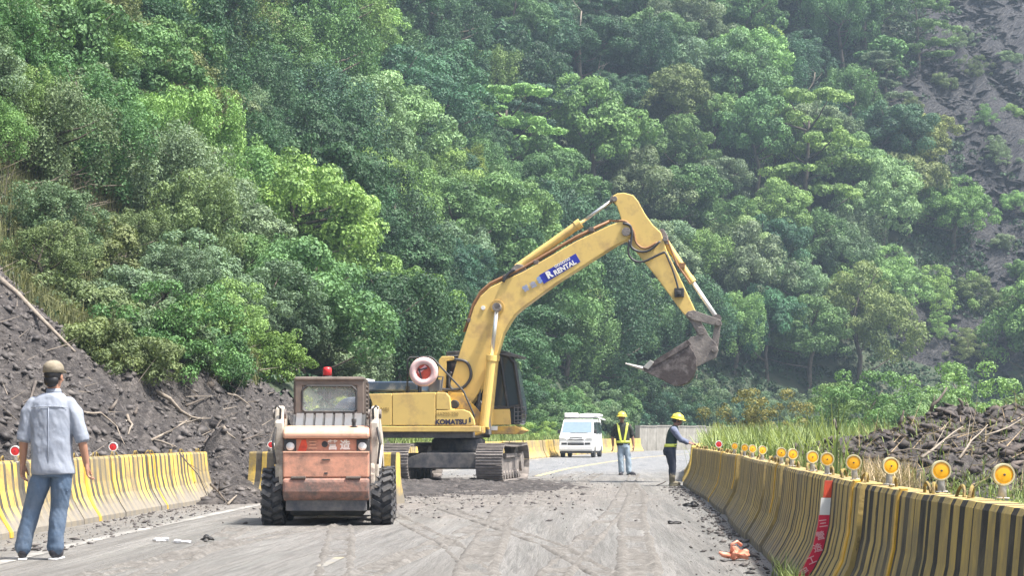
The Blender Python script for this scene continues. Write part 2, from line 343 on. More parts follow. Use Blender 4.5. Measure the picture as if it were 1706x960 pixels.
def text_mesh(body, size, mat, name='lettering', bold=0, squash=1):
    c = bpy.data.curves.new('t', 'FONT'); c.body = body; c.size = size; c.align_x = 'CENTER'; c.align_y = 'CENTER'; c.extrude = .002; c.offset = bold
    c.resolution_u = 3; o = bpy.data.objects.new('t', c); COL.objects.link(o); bpy.context.view_layer.update()
    me = bpy.data.meshes.new_from_object(o.evaluated_get(bpy.context.evaluated_depsgraph_get())); me.name = name
    bpy.data.objects.remove(o); bpy.data.curves.remove(c)
    me.materials.clear(); me.materials.append(mat); return me
def lettering(body, size, mat, parent, mtx, bold=0, name='lettering', label=None):
    o = link(name, text_mesh(body, size, mat, name, bold), parent); o.matrix_local = mtx
    if label: o['label'] = label
    return o

# value noise on arrays
_T = np.random.default_rng(5).random((256, 256))
def vnoise(x, y):
    xi = np.floor(x).astype(int); yi = np.floor(y).astype(int); fx = x-xi; fy = y-yi
    fx = fx*fx*(3-2*fx); fy = fy*fy*(3-2*fy); g = lambda a, b: _T[a & 255, b & 255]
    return (g(xi, yi)*(1-fx)+g(xi+1, yi)*fx)*(1-fy)+(g(xi, yi+1)*(1-fx)+g(xi+1, yi+1)*fx)*fy
def fbm(x, y, f=1., o=4, p=.5):
    x = np.asarray(x, float); y = np.asarray(y, float); s = 0; a = 1; t = 0
    for i in range(o): s = s+a*(vnoise(x*f+17*i, y*f+31*i)*2-1); t += a; a *= p; f *= 2.03
    return s/t

# ---------------------------------------------------------------- layout lines
LEFT = np.array([(-5.5, -60), (-5.5, 8), (-5.4, 19), (-4.9, 30), (-4.2, 38), (-3.2, 48), (-1.8, 60), (.3, 75), (2.3, 88), (5.5, 105), (9, 117), (15, 130), (25, 143), (40, 153), (70, 163), (120, 172)], float)
RIGHT = np.array([(1.85, -60), (1.85, 10.5), (1.95, 12.5), (2.2, 15), (2.5, 19.5), (2.95, 25.6), (3.36, 32), (3.62, 38.5), (5.2, 54), (8.6, 75), (13, 92), (20, 108), (30, 122), (45, 135), (73, 148), (123, 158)], float)
TOE = np.array([(-7.6, -80), (-7.6, 10), (-7.4, 22), (-7., 30), (-6.4, 42), (-5.3, 55), (-3.6, 70), (-1.5, 86), (2.2, 106), (6, 120), (12, 134), (21, 147), (37, 158), (68, 168), (120, 177), (260, 190)], float)
def resample(P, step):
    d = np.r_[0, np.cumsum(np.hypot(*np.diff(P, axis=0).T))]; n = max(2, int(d[-1]/step)); t = np.linspace(0, d[-1], n)
    return np.c_[np.interp(t, d, P[:, 0]), np.interp(t, d, P[:, 1])]
def smooth_line(P, step=1.0):
    Q = resample(P, step)
    for _ in range(6): Q[1:-1] = (Q[:-2]+2*Q[1:-1]+Q[2:])/4
    return Q
LEFT_S, RIGHT_S, TOE_S = smooth_line(LEFT), smooth_line(RIGHT), smooth_line(TOE, 2)
def sdist(P, x, y):
    """signed distance to polyline: positive on its left-hand (hill) side"""
    x = np.atleast_1d(np.asarray(x, float)); y = np.atleast_1d(np.asarray(y, float))
    best = np.full(x.shape, 1e9); sg = np.ones(x.shape)
    for a, b in zip(P[:-1], P[1:]):
        dx, dy = b-a; L2 = dx*dx+dy*dy; t = np.clip(((x-a[0])*dx+(y-a[1])*dy)/L2, 0, 1)
        qx = x-(a[0]+t*dx); qy = y-(a[1]+t*dy); d = np.hypot(qx, qy); m = d < best-1e-9
        best = np.where(m, d, best); sg = np.where(m, np.sign(dx*qy-dy*qx), sg)
    return best*sg
def hill_z(x, y):
    x = np.asarray(x, float); y = np.asarray(y, float); sh = x.shape; x = x.ravel(); y = y.ravel()
    d = sdist(TOE[:], x, y); k = np.interp(y, [40, 62, 110, 400], [.8, 1.12, 1.18, 1.18])
    dd = np.maximum(d, 0)
    h = np.where(dd < 55, k*dd, k*55+(dd-55)*.55)
    h = h+np.minimum(dd/6, 1)*(fbm(x, y, 1/22., 4)*4.0*np.minimum(dd/20, 1)+fbm(x+99, y, 1/5., 3)*.7)
    dl = sdist(LEFT, x, y); t = np.clip((dl-.5)/2.3, 0, 1); hp = np.interp(y, [24, 31, 38, 50, 62], [.3, 1.2, 2.35, 2.6, 0])
    h = np.where(d > -2.3, np.maximum(h, 0)*(1-.0*t)+t*t*(3-2*t)*hp*np.exp(-np.maximum(dl-2.8, 0)/3.2), h)
    h = np.where(d <= -2.3, -.02-np.minimum(.3, (-d-2.3)*.1), h)
    return h.reshape(sh)
def to_px(x, y, z): return CX+x*F/y, HY+(CAM_H-z)*F/y
def ray_ground(px, py, d0=30, d1=320):
    ds = np.linspace(d0, d1, 1200); X = (px-CX)/F*ds; Z = CAM_H-(py-HY)/F*ds
    h = hill_z(X, ds); hit = np.where(h >= Z)[0]
    i = hit[0] if len(hit) else len(ds)-1
    return X[i], ds[i], float(h[i])
# ================================================================ SETTING
def inpoly(px, py, poly):
    px = np.asarray(px); r = np.zeros(px.shape, bool); n = len(poly)
    for i in range(n):
        x1, y1 = poly[i]; x2, y2 = poly[(i+1) % n]
        c = ((y1 > py) != (y2 > py)) & (px < (x2-x1)*(py-y1)/((y2-y1) or 1e-9)+x1); r ^= c
    return r
MB_PTS = np.array([ray_ground(*p)[:2] for p in ((-120, 400), (0, 470), (60, 535), (130, 598), (200, 640), (300, 650))]+[(-6.8, 57), (-3, 59)]); MB_PTS = MB_PTS[np.argsort(MB_PTS[:, 0])]
print('mud edge', MB_PTS.round(1).tolist())
def mud_end(X): return np.interp(X, MB_PTS[:, 0], MB_PTS[:, 1])
SCAR1 = [(1500, -60), (1560, 40), (1530, 110), (1470, 190), (1530, 205), (1590, 215), (1610, 300), (1640, 365), (1635, 440), (1655, 500), (2200, 520), (2200, -60)]
SCAR2 = [(1470, 495), (1560, 520), (1640, 545), (1706, 600), (1700, 640), (1600, 622), (1500, 590)]
me = MB().add([(-900, -900, -.05), (1500, -900, -.05), (1500, 2500, -.05), (-900, 2500, -.05)], [(0, 1, 2, 3)]).mesh('ground', M['ground'])
tag(link('ground', me), 'soil and short grass beside the road', None, None, 'structure')
def grid_mesh(name, xs, ys, zf, mats, keep=None, matf=None, smooth=True):
    X, Y = np.meshgrid(xs, ys); Z = zf(X, Y); V = np.c_[X.ravel(), Y.ravel(), Z.ravel()]
    nx, ny = len(xs), len(ys); i = np.arange(nx-1); j = np.arange(ny-1); I, J = np.meshgrid(i, j); a = (J*nx+I).ravel()
    Q = np.c_[a, a+1, a+nx+1, a+nx]
    if keep is not None: Q = Q[keep(V[Q].mean(1))]
    u, inv = np.unique(Q, return_inverse=True); V = V[u]; Q = inv.reshape(Q.shape)
    me = np_mesh(name, V, Q, mats[0], None, smooth)
    for m in mats[1:]: me.materials.append(m)
    if matf is not None: me.polygons.foreach_set('material_index', matf(V[Q].mean(1)).astype(np.int32))
    return me
SCAR_M = [(1560, 420), (1655, 480), (1800, 500), (1800, 620), (1560, 590), (1500, 520)]
def scar_mask(C, jit=22, mat=False):
    y = np.maximum(C[:, 1], 5); px, py = to_px(C[:, 0], y, C[:, 2]); n = fbm(C[:, 0], C[:, 1], .15, 3)*jit
    far = C[:, 1] > 100
    r = inpoly(px+n, py+n, SCAR1) | inpoly(px+n, py+n, SCAR2)
    if mat: r |= inpoly(px+n, py+n, SCAR_M) | inpoly(px+n+45, py+n, SCAR1)
    return far & r
def hill_rough(X, Y):
    Z = hill_z(X, Y); C = np.c_[X.ravel(), Y.ravel(), Z.ravel()]; m = scar_mask(C, 10).reshape(X.shape)
    return Z+m*(fbm(X*.8+Y*.6, Y*.3, .35, 3)*2.2)
me = grid_mesh('hillside', np.arange(-130, 262, 1.8), np.arange(-80, 400, 1.8), hill_rough, [M['hill'], M['scar']],
               keep=lambda C: (sdist(TOE, C[:, 0], C[:, 1]) > -4) & ~((C[:, 0] > -21.5) & (C[:, 1] > 10) & (C[:, 1] < mud_end(C[:, 0])-1.4)), matf=lambda C: scar_mask(C, 22, True))
tag(link('hillside', me), 'steep wooded hillside with bare shale slips on the right', None, None, 'structure')
# road sheet
def strip_between(A, B, n, z, name, mat):
    A = np.asarray(A); B = np.asarray(B); V = []; Q = []
    for k in range(n+1):
        t = k/n; V.append(np.c_[A*(1-t)+B*t, np.full(len(A), z)])
    V = np.concatenate(V); m = len(A)
    for k in range(n):
        a = np.arange(m-1)+k*m; Q.append(np.c_[a, a+m, a+m+1, a+1])
    return np_mesh(name, V, np.concatenate(Q), mat)
NR = 260
def offset(P, d):
    T = np.gradient(P, axis=0); T /= np.linalg.norm(T, axis=1)[:, None]; return P+np.c_[-T[:, 1], T[:, 0]]*d
Lr = resample(LEFT_S, .01)[np.linspace(0, len(resample(LEFT_S, .01))-1, NR).astype(int)]; Rr = resample(RIGHT_S, .01)[np.linspace(0, len(resample(RIGHT_S, .01))-1, NR).astype(int)]
tag(link('road', strip_between(offset(Lr, .9), offset(Rr, -.9), 6, 0.0, 'road', M['road'])), 'mud covered asphalt road bending to the right', None, None, 'structure')
def paint_line(C, w_, y0, y1, z, name, mat, label):
    m = (C[:, 1] >= y0) & (C[:, 1] <= y1); P = resample(C[m], .8)
    o = link(name, strip_between(offset(P, w_/2), offset(P, -w_/2), 1, z, name, mat)); tag(o, label, None, None, 'structure')
cen = (Lr+Rr)/2
paint_line(cen, .14, 47, 150, .004, 'centre_line', M['line_y'], 'worn yellow centre line on the clean far road')
paint_line(cen+[.1, 0], .09, 14.3, 17.2, .004, 'centre_line', M['line_f'], 'faint yellow centre line showing through mud in the foreground')
paint_line(offset(LEFT_S, -1.0), .15, 8, 31, .004, 'edge_line', M['line_w'], 'worn white edge line along the left barriers')
paint_line(offset(LEFT_S, -.55), .13, 44, 140, .004, 'edge_line', M['line_w'], 'pale edge line at the foot of the far left barriers')

# ---- clods: many small angular lumps in one mesh
def lumps(name, P, R, mat, flat=.6, seed=1, up=None):
    rg = np.random.default_rng(seed); n = len(P)
    base = np.array([(1, 0, 0), (-1, 0, 0), (0, 1, 0), (0, -1, 0), (0, 0, 1), (0, 0, -1), (.7, .7, .3), (-.7, .6, -.2)], float)[:6]
    F3 = np.array([(0, 2, 4), (2, 1, 4), (1, 3, 4), (3, 0, 4), (2, 0, 5), (1, 2, 5), (3, 1, 5), (0, 3, 5)])
    V = np.repeat(base[None], n, 0)*(1+rg.uniform(-.35, .35, (n, 6, 3))) + rg.uniform(-.25, .25, (n, 6, 3))
    a = rg.uniform(0, 2*PI, n); ca, sa = np.cos(a)[:, None], np.sin(a)[:, None]
    st = rg.uniform(.6, 1.7, n)[:, None]; vx = V[:, :, 0]*st
    X = vx*ca-V[:, :, 1]*sa; Y = vx*sa+V[:, :, 1]*ca; Zt = rg.uniform(-.5, .5, (n, 1)); Z = V[:, :, 2]*flat+X*Zt
    V = np.stack([X, Y, Z], 2)*R[:, None, None]+P[:, None, :]
    Q = (F3[None]+6*np.arange(n)[:, None, None]).reshape(-1, 3)
    return np_mesh(name, V.reshape(-1, 3), Q, mat, None, mat is not M['scar'])
# ---- left landslide mud
def mud_z(X, Y, detail=True):
    dl = sdist(LEFT, X.ravel(), Y.ravel()).reshape(X.shape)
    h = np.clip((dl-.62)/.9, 0, 1)*np.maximum(hill_z(X, Y)+.25, 0)
    low = np.clip((dl-.62)/.5, 0, 1)*np.interp(Y, [8, 26, 34], [.35, .55, .8]); h = np.maximum(h, low)
    sp = 1.0*np.exp(-(((X+5.0)/.6)**2+((Y-31.6)/1.1)**2))+.22*np.exp(-(((X+4.6)/.5)**2+((Y-30.0)/1.3)**2)); h = np.maximum(h, 0)+sp*1.0
    h = h+.45*np.exp(-(((X+3.6)/1.6)**2+((Y-34.5)/2.0)**2))
    if detail:
        k = np.clip(h*2.2, 0, 1); h = h+k*(fbm(X, Y, .7, 3)*.4+fbm(X+7, Y+3, 2.2, 4, .65)*.34)
    edge = np.clip((Y-mud_end(X)-fbm(X, Y, .5, 2)*1.2)/1.6, 0, 1); h = h-edge*1.2
    return np.where(h < .03, -.1, h)
me = grid_mesh('landslide_mud', np.arange(-24, -1.2, .13), np.arange(8, 61, .15), mud_z, [M['mud']], keep=lambda C: C[:, 2] > -.04)
tag(link('landslide_mud', me), 'grey landslide mud slope spilling over behind the left barriers', None, None, 'structure')
rg = np.random.default_rng(3); n = 46000
x = rg.uniform(-17, -2.2, n); y = rg.uniform(16, 57, n); z = mud_z(x[None], y[None])[0]
k = (z > .05) & (rg.random(n) < np.clip(1.25-y/70, .2, 1)); x, y, z = x[k], y[k], z[k]; R = .018+.085*rg.random(len(x))**3+ (rg.random(len(x)) < .008)*.07
tag(link('mud_clods', lumps('mud_clods', np.c_[x, y, z], R, M['clod'], .8, 4)), 'lumps of grey mud and broken rock all over the landslide slope', 'mud', None, 'stuff')
# loose clods on the road, densest round the excavator
n = 2600; x = rg.normal(-1.4, 1.7, n); y = rg.normal(36, 6.5, n); k = (x > -4.4) & (x < 3.2) & (y > 21) & (y < 50); x, y = x[k], y[k]
x2 = rg.uniform(-4.6, -3.6, 700)-.3; y2 = rg.uniform(17, 31, 700); x = np.r_[x, x2-.35]; y = np.r_[y, y2]
ed = np.interp(y3 := rg.uniform(13, 38, 900), RIGHT[:, 1], RIGHT[:, 0]); x = np.r_[x, ed-np.abs(rg.normal(0, .22, 900))-.03]; y = np.r_[y, y3]
lx = np.interp(y, LEFT[:, 1], LEFT[:, 0])+.12; x = np.maximum(x, lx)
tag(link('road_clods', lumps('road_clods', np.c_[x, y, np.full(len(x), .008)], .006+.04*rg.random(len(x))**5, M['clod'], .6, 6)), 'small clods of mud scattered on the road', 'mud', None, 'stuff')
def churn_z(X, Y):
    w_ = np.exp(-(((X+1.4)/2.6)**2+((Y-38.5)/5.5)**2)); h = w_*(.1+fbm(X, Y, 1.6, 5, .6)*.22)-.035
    return np.where(h < -.01, -.03, h)
me = grid_mesh('churned_mud', np.arange(-5, 4, .08), np.arange(25, 52, .1), churn_z, [M['mud']], keep=lambda C: C[:, 2] > -.02)
tag(link('churned_mud', me), 'churned mud layer on the road under the excavator', None, None, 'structure')
# ---- muddy tyre and track marks: low ridges of squeezed mud
def track_strip(path, w_, lug, seed):
    P = smooth_line(np.array(path, float), .07); T = np.gradient(P, axis=0); T /= np.linalg.norm(T, axis=1)[:, None]; N = np.c_[-T[:, 1], T[:, 0]]; u = np.linspace(-.5, .5, 11); m = len(P); s = np.arange(m)*.07
    X = P[:, :1]+N[:, :1]*u*w_*1.5; Y = P[:, 1:]+N[:, 1:]*u*w_*1.5; e = np.abs(u)[None]*1.5
    ridge = np.exp(-((e-.5)/.09)**2)*.03; bars = (np.sin((s[:, None]+np.sign(u)*.06+e*.25)*2*PI/lug) > .2)*(e < .45)*.007
    Z = ridge+bars+(fbm(X+seed, Y, 1.1, 3)*.022+fbm(X, Y+seed, 6, 3)*.014)-.004; Z = np.where(e > .68, -.02, Z); V = np.c_[X.ravel(), Y.ravel(), Z.ravel()]
    a = (np.arange(m-1)[:, None]*11+np.arange(10)[None]).ravel(); return V, np.c_[a, a+1, a+12, a+11]
VV = []; QQ = []; off = 0
for k, (path, w_, lug) in enumerate([([(-1.9, 7), (-1.0, 16), (.1, 26), (1.1, 36), (2.4, 50)], .24, .13), ([(-.35, 7), (.5, 16), (1.5, 26), (2.3, 36), (3.4, 50)], .24, .13), ([(-.9, 6), (-1.3, 13), (-1.9, 20), (-2.1, 22)], .26, .12), ([(-2.5, 6), (-2.8, 13), (-3.2, 21)], .26, .12),
    ([(.9, 7), (1.0, 14), (1.6, 24), (2.3, 33), (2.6, 40)], .3, .2), ([(-.1, 7), (-.3, 15), (-.1, 26), (.2, 36)], .3, .2), ([(1.3, 8), (.4, 18), (-1.2, 28), (-2.0, 36)], .2, .11), ([(.4, 8), (-.6, 18), (-2.0, 27)], .2, .11), ([(-3.6, 12), (-2.6, 20), (-1.0, 28), (.4, 38), (2.0, 52)], .22, .13)]):
    V, Q = track_strip(path, w_, lug, k*7.3); VV.append(V); QQ.append(Q+off); off += len(V)
tag(link('tyre_tracks', np_mesh('tyre_tracks', np.concatenate(VV), np.concatenate(QQ), M['track_mud'], None, True)), 'curving tyre and track marks pressed into the mud on the road', 'tracks', None, 'stuff')
# ---- right dark heap
def heap_z(X, Y):
    top = np.interp(X, [4.6, 6, 7.5, 9, 14, 20, 24], [.2, .8, 1.2, 1.45, 1.55, 1.2, 0]); w_ = np.exp(-np.abs((Y-34.5-.1*(X-6))/3.1)**2.6)
    h = top*w_; h = h+np.clip(h*2, 0, 1)*(fbm(X, Y, .7, 3)*.35+fbm(X, Y, 2.8, 4, .6)*.22)
    return np.where(h < .02, -.12, h)
me = grid_mesh('mud_heap', np.arange(4.4, 24, .14), np.arange(29, 42, .14), heap_z, [M['darkmud']], keep=lambda C: C[:, 2] > -.06)
tag(link('mud_heap', me), 'dark heap of dumped mud and roots in the grass right of the road', None, None, 'structure')
n = 5000; x = rg.uniform(4.6, 15, n); y = rg.uniform(30.5, 38, n); z = heap_z(x[None], y[None])[0]; k = z > .05; x, y, z = x[k], y[k], z[k]
tag(link('heap_clods', lumps('heap_clods', np.c_[x, y, z], .03+.14*rg.random(len(x))**3, M['clod_dark'], .6, 8)), 'dark clods lying over the dumped heap', 'mud', None, 'stuff')
# ---- shale rubble on the scars
xs = []; 
C = np.c_[rg.uniform(20, 110, 60000), rg.uniform(120, 300, 60000)]; z = hill_z(C[:, 0], C[:, 1]); C = np.c_[C, z]; px, py = to_px(C[:, 0], C[:, 1], z)
C = C[scar_mask(C, 12) & (px < 1800) & (py > -80)][:6000]
tag(link('shale_rubble', lumps('shale_rubble', C, .12+.8*rg.random(len(C))**3, M['scar'], .45, 9)), 'loose shale slabs on the bare slips at the right', 'rubble', None, 'stuff')

# ================================================================ BARRIERS
PROF = [(.300, 0), (.295, .07), (.215, .2), (.155, .32), (.115, .5), (.09, .79), (.075, .82)]      # half width, height
def barrier_mesh(name, L, ns, duty, mats, seed, groove=.0025, slant=0, top=.82):
    rg = random.Random(seed); st = []; x = 0; pitch = L/ns
    for i in range(ns):
        a = pitch*(i+rg.uniform(-.16, .16)) if i else 0; kk = pitch*duty*rg.uniform(.6, 1.35)
        y0 = a; y1 = min(L, pitch*(i+1)-kk); st.append((y0, y1, 0)); st.append((y1, None, 1))
    secs = []                                     # (x, depth)
    for i, (a, b, m) in enumerate(st):
        if m == 0:
            secs.append((a+(.004 if i else 0), 0, 0)); secs.append((b-.004, 0, 1))
        else:
            nxt = st[i+1][0] if i+1 < len(st) else L
            secs.append((a+.004, groove, 1)); secs.append((nxt-(.004 if i+1 < len(st) else 0), groove, 0))
    mb = MB(); ring = []; 
    jit = [rg.uniform(-.003, .003) for _ in secs]
    for (x, d, m), j in zip(secs, jit):
        r = [(x, -(h-d), z if z < top-.01 else z-d*.4) for h, z in PROF]+[(x, (h-d), z if z < top-.01 else z-d*.4) for h, z in PROF[::-1]]
        ring.append(r)
    n = len(ring[0]); vs = [p for r in ring for p in r]; 
    for i in range(len(ring)-1):
        mi = secs[i][2]
        fs = [(i*n+k, (i+1)*n+k, (i+1)*n+k+1, i*n+k+1) for k in range(n-1)]
        mb.v = mb.v or [tuple(p) for p in vs]; mb.f += fs; mb.m += [mi]*len(fs)
    mb.f += [tuple(range(n)), tuple(((len(ring)-1)*n+k) for k in range(n-1, -1, -1))]; mb.m += [0, 0]
    return mb.mesh(name, mats)
BR = [barrier_mesh('block', 1.955, 9, .44, [M['bar_y_r'], M['bar_k_r']], s) for s in (1, 2, 3)]
BL = [barrier_mesh('block', 1.955, 8, .46, [M['bar_y_l'], M['bar_k_l']], s) for s in (11, 12, 13)]
BF = [barrier_mesh('block', 1.985, 6, .3, [M['bar_far'], M['bar_k_l']], s) for s in (21, 22)]
def band(x0, x1, z0=.0, z1=.825, out=.009, side=-1):
    hz = lambda z: float(np.interp(z, [z_ for _, z_ in PROF], [h for h, _ in PROF])); pts = [(hz(z)+out, z) for z in [z0]+[z for _, z in PROF if z0 < z < z1]+[z1]]
    inn = [(h-out-.03, z) for h, z in pts][::-1]
    o = pts+inn; return [(side*h, z) for h, z in o]
def strip_mesh(w_, z0=.01, z1=.83): return MB().extrude(band(0, w_, z0, z1), -w_/2, w_/2, axis='x').mesh('joint_strip', M['strip'])
STRIP = strip_mesh(.11); STRIPN = strip_mesh(.05); STRIPT = strip_mesh(.1, .35, .83)
lp = MB().tube([(.06*math.cos(a), 0, -.02+.075*math.sin(a)) for a in np.linspace(-.1, PI+.1, 9)], .009, 6); LOOP = lp.mesh('lifting_loop', M['iron'])
def place_barriers(P, s0, s1, meshes, side, label_fn, group, loops=True, name='road_barrier'):
    """segments of 2 m along polyline P; side=+1 block centre lies left of the line, -1 right"""
    Q = resample(P, .02); d = np.r_[0, np.cumsum(np.hypot(*np.diff(Q, axis=0).T))]
    y2s = lambda y: float(np.interp(y, Q[:, 1], d)); a = y2s(s0); b = y2s(s1); out = []; i = 0
    while a+2 <= b+.5:
        p = np.array([np.interp(a, d, Q[:, 0]), np.interp(a, d, Q[:, 1])]); q = np.array([np.interp(a+2, d, Q[:, 0]), np.interp(a+2, d, Q[:, 1])])
        t = (q-p)/np.linalg.norm(q-p); nrm = np.array([-t[1], t[0]])*side; c = p+nrm*.3; ang = math.atan2(t[1], t[0])+random.uniform(-.018, .018); c = c+nrm*random.uniform(-.02, .02)
        e = empty(name, (c[0], c[1], random.uniform(-.012, .0)), ang, label_fn(i), 'barrier', group)
        link('block', meshes[i % len(meshes)], e)
        if loops:
            for lx in (.32, .46, 1.5, 1.66):
                l = link('lifting_loop', LOOP, e, (lx+random.uniform(-.04, .04), random.uniform(-.02, .02), .82)); l.rotation_euler = (random.uniform(-.2, .2), 0, random.uniform(-.5, .5))
        out.append((e, p[1], q[1], i)); a += 2; i += 1
    return out
ordn = ['nearest', 'second', 'third', 'fourth', 'fifth', 'sixth', 'seventh', 'eighth', 'ninth', 'tenth', 'eleventh', 'twelfth', 'thirteenth', 'fourteenth', 'fifteenth', 'sixteenth', 'seventeenth', 'eighteenth', 'nineteenth', 'twentieth']
def lab_r(i):
    if i == 0: return 'black and ochre striped concrete barrier at the bottom right corner of the photo'
    if i == 2: return 'striped concrete barrier carrying the red and white sleeve'
    if i >= 15: return 'mud stained last barrier of the right-hand row, beside the leaning worker'
    return f'striped weathered concrete barrier, {ordn[i]} from the camera in the right-hand row'
right = place_barriers(RIGHT_S, 7.0, 39.3, BR, -1, lab_r, 'striped barriers along the right of the road')
def add_strip(rows, yd, me, side=1):
    for e, y0, y1, i in rows:
        if y0 <= yd < y1:
            o = link('joint_strip', me, e, ((yd-y0)/(y1-y0)*2, 0, 0)); 
            if side < 0: o.rotation_euler = (0, 0, PI)
            return
for yd, me in ((11.35, STRIP), (9.85, STRIPN), (25.2, STRIPT), (29.4, STRIP), (17.6, STRIPT)): add_strip(right, yd, me, -1)
def lab_l(i): return ['yellow striped barrier closest to the camera, outside the left edge', 'second yellow striped barrier, outside the left edge', 'third yellow striped barrier, outside the left edge', 'yellow striped barrier left of the frame, beside the man in blue', 'yellow striped barrier cut by the left edge of the photo'][i] if i < 5 else \
    f'bright yellow striped barrier with grey base, {ordn[i-5]} from the camera in the left-hand row'
left = place_barriers(LEFT_S, 8.2, 30.1, BL, 1, lab_l, 'yellow striped barriers in front of the landslide')
for yd, me in ((19.2, STRIP), (22.9, STRIP), (28.9, STRIPT), (26.5, STRIPN), (15, STRIP)): add_strip(left, yd, me, 1)
# two blocks dragged across the lane behind the skid steer
for k, (x0, y0, x1, y1, lb) in enumerate(((-4.36, 30.2, -2.6, 29.5, 'muddy yellow striped barrier across the lane, left of the skid steer loader'), (-3.68, 29.3, -1.8, 28.7, 'yellow striped barrier across the lane, showing right of the skid steer loader'))):
    e = empty('road_barrier', (x0, y0, 0), math.atan2(y1-y0, x1-x0), lb, 'barrier', 'barriers pulled across the lane'); link('block', BL[k], e)
    for lx in (.4, 1.6): link('lifting_loop', LOOP, e, (lx, 0, .82))
far = place_barriers(LEFT_S, 46, 116, BF, 1, lambda i: 'plain dirty yellow barrier in the far row, hidden behind the excavator' if i < 13 else (f'dirty yellow barrier in the far row, {ordn[19-i] if i < 19 else "just"} left of the white van' if i < 20 else (f'yellow barrier behind the white van, {ordn[i-20]} from its left side' if i < 27 else f'ribbed yellow barrier at the bend, {ordn[min(19, 34-i)] if 34-i > 0 else "nearest"} from the grey wall')), 'far left yellow barriers', False)
farr = place_barriers(RIGHT_S, 42, 78, BF, -1, lambda i: f'orange-yellow barrier beyond the leaning worker on the right, {ordn[min(i, 19)]} in its row', 'far right yellow barriers', False)
# grey concrete retaining wall round the bend
ew = empty('concrete_wall', (9, 117, 0), 0, 'tall grey panelled concrete wall around the far bend behind the workers', 'wall')
Q = resample(offset(LEFT_S, .4), .05); dd = np.r_[0, np.cumsum(np.hypot(*np.diff(Q, axis=0).T))]; a = float(np.interp(115, Q[:, 1], dd))
pm = MB().box(0, 1.96, -.15, .15, -.1, 1.6).box(0, 1.96, -.19, .19, 1.6, 1.68).mesh('panel', M['concrete'])
for k in range(20):
    p = [np.interp(a+2*k, dd, Q[:, j]) for j in (0, 1)]; q = [np.interp(a+2*k+2, dd, Q[:, j]) for j in (0, 1)]
    o = link('panel', pm, ew, (p[0]-9, p[1]-117, random.uniform(-.04, .04))); o.rotation_euler = (0, 0, math.atan2(q[1]-p[1], q[0]-p[0]))

# ---- reflectors on posts
def reflector_meshes(mat, rim):
    lens = MB().lathe([(.0, -.006), (.03, -.004), (.044, .0), (.044, .012), (0, .012)], (0, -.016, 0), 'y', 24).lathe([(.0, -.006), (.006, -.005), (.006, 0), (0, 0)], (0, -.025, 0), 'y', 8, 1).mesh('lens', [mat, M['black']])
    h = MB().lathe([(.043, -.014), (.051, -.012), (.053, 0), (.051, .008), (0, .012)], (0, 0, 0), 'y', 24); h = MB().lathe([(.044, -.012), (.0445, -.022), (.052, -.022), (.0535, -.016), (.0535, .006), (.05, .012), (.044, .012)], (0, 0, 0), 'y', 28); h.f = h.f[:-2]; h.m = h.m[:-2]
    h.lathe([(0, -.008), (.045, -.008), (.045, .008), (0, .008)], (0, 0, 0), 'y', 24)
    p = MB().lathe([(.021, -.112), (.019, -.06), (.018, -.048), (.014, -.045), (.014, -.04)], (0, 0, 0), 'z', 12).box(-.03, .03, -.02, .02, -.115, -.108)
    hm = h.mesh('rim', rim); pm_ = p.mesh('post', M['post_white'])
    pm_.polygons.foreach_set('use_smooth', [len(q.vertices) == 4 for q in pm_.polygons])
    return lens, hm, pm_
RA = reflector_meshes(M['amber'], M['housing']); RR = reflector_meshes(M['red'], M['white'])
def reflector(x, y, z, label, group, ms, rz=0, s=1, tilt=0):
    e = empty('road_reflector', (x, y, z), rz, label, 'reflector', group); e.scale = (s, s, s); e.rotation_euler = (0, tilt, rz)
    for nm, me in zip(('lens', 'rim', 'post'), ms): link(nm, me, e)
def rightX(y): return float(np.interp(y, RIGHT_S[:, 1], RIGHT_S[:, 0]))+.3
AMB = [(8.12, 1672), (9.0, 1567), (10.3, 1483), (11.5, 1405), (13.0, 1364), (14.2, 1332), (16.2, 1303), (17.5, 1286), (20.2, 1266), (22, 1251), (23.6, 1238), (26.5, 1224)]
for i, (y, px) in enumerate(AMB):
    x = (px-CX)/F*y; x0 = rightX(y); x = min(max(x, x0-.05), x0+.06)
    lb = 'round amber reflector on its post, ' + (['largest, at the right edge of the photo', 'second from the right edge, between iron loops', 'third from the right edge'][i] if i < 3 else f'{ordn[i]} from the camera on the right-hand barriers')
    reflector(x, y, .825+.11, lb, 'amber reflectors on the right barriers', RA, random.uniform(-.25, .3), .95, random.uniform(-.09, .09))
reflector(rightX(31.5), 31.5, .935, 'red reflector with white rim on the barrier near the leaning worker', 'red reflectors', RR, 0, 1.15)
lxf = lambda y: float(np.interp(y, LEFT_S[:, 1], LEFT_S[:, 0]))-.3
reflector(-.2757*19.1, 19.1, .935, 'red reflector on the left barriers, just left of the man in blue', 'red reflectors', RR, 0, 1.05)
reflector(lxf(24.6), 24.6, .94, 'red reflector on the left barriers, right of the man in blue', 'red reflectors', RR, 0, 1.15)
reflector(-4.02, 30.05, .935, 'small faded red reflector on the barrier left of the skid steer loader', 'red reflectors', RR, 0, 1.1)

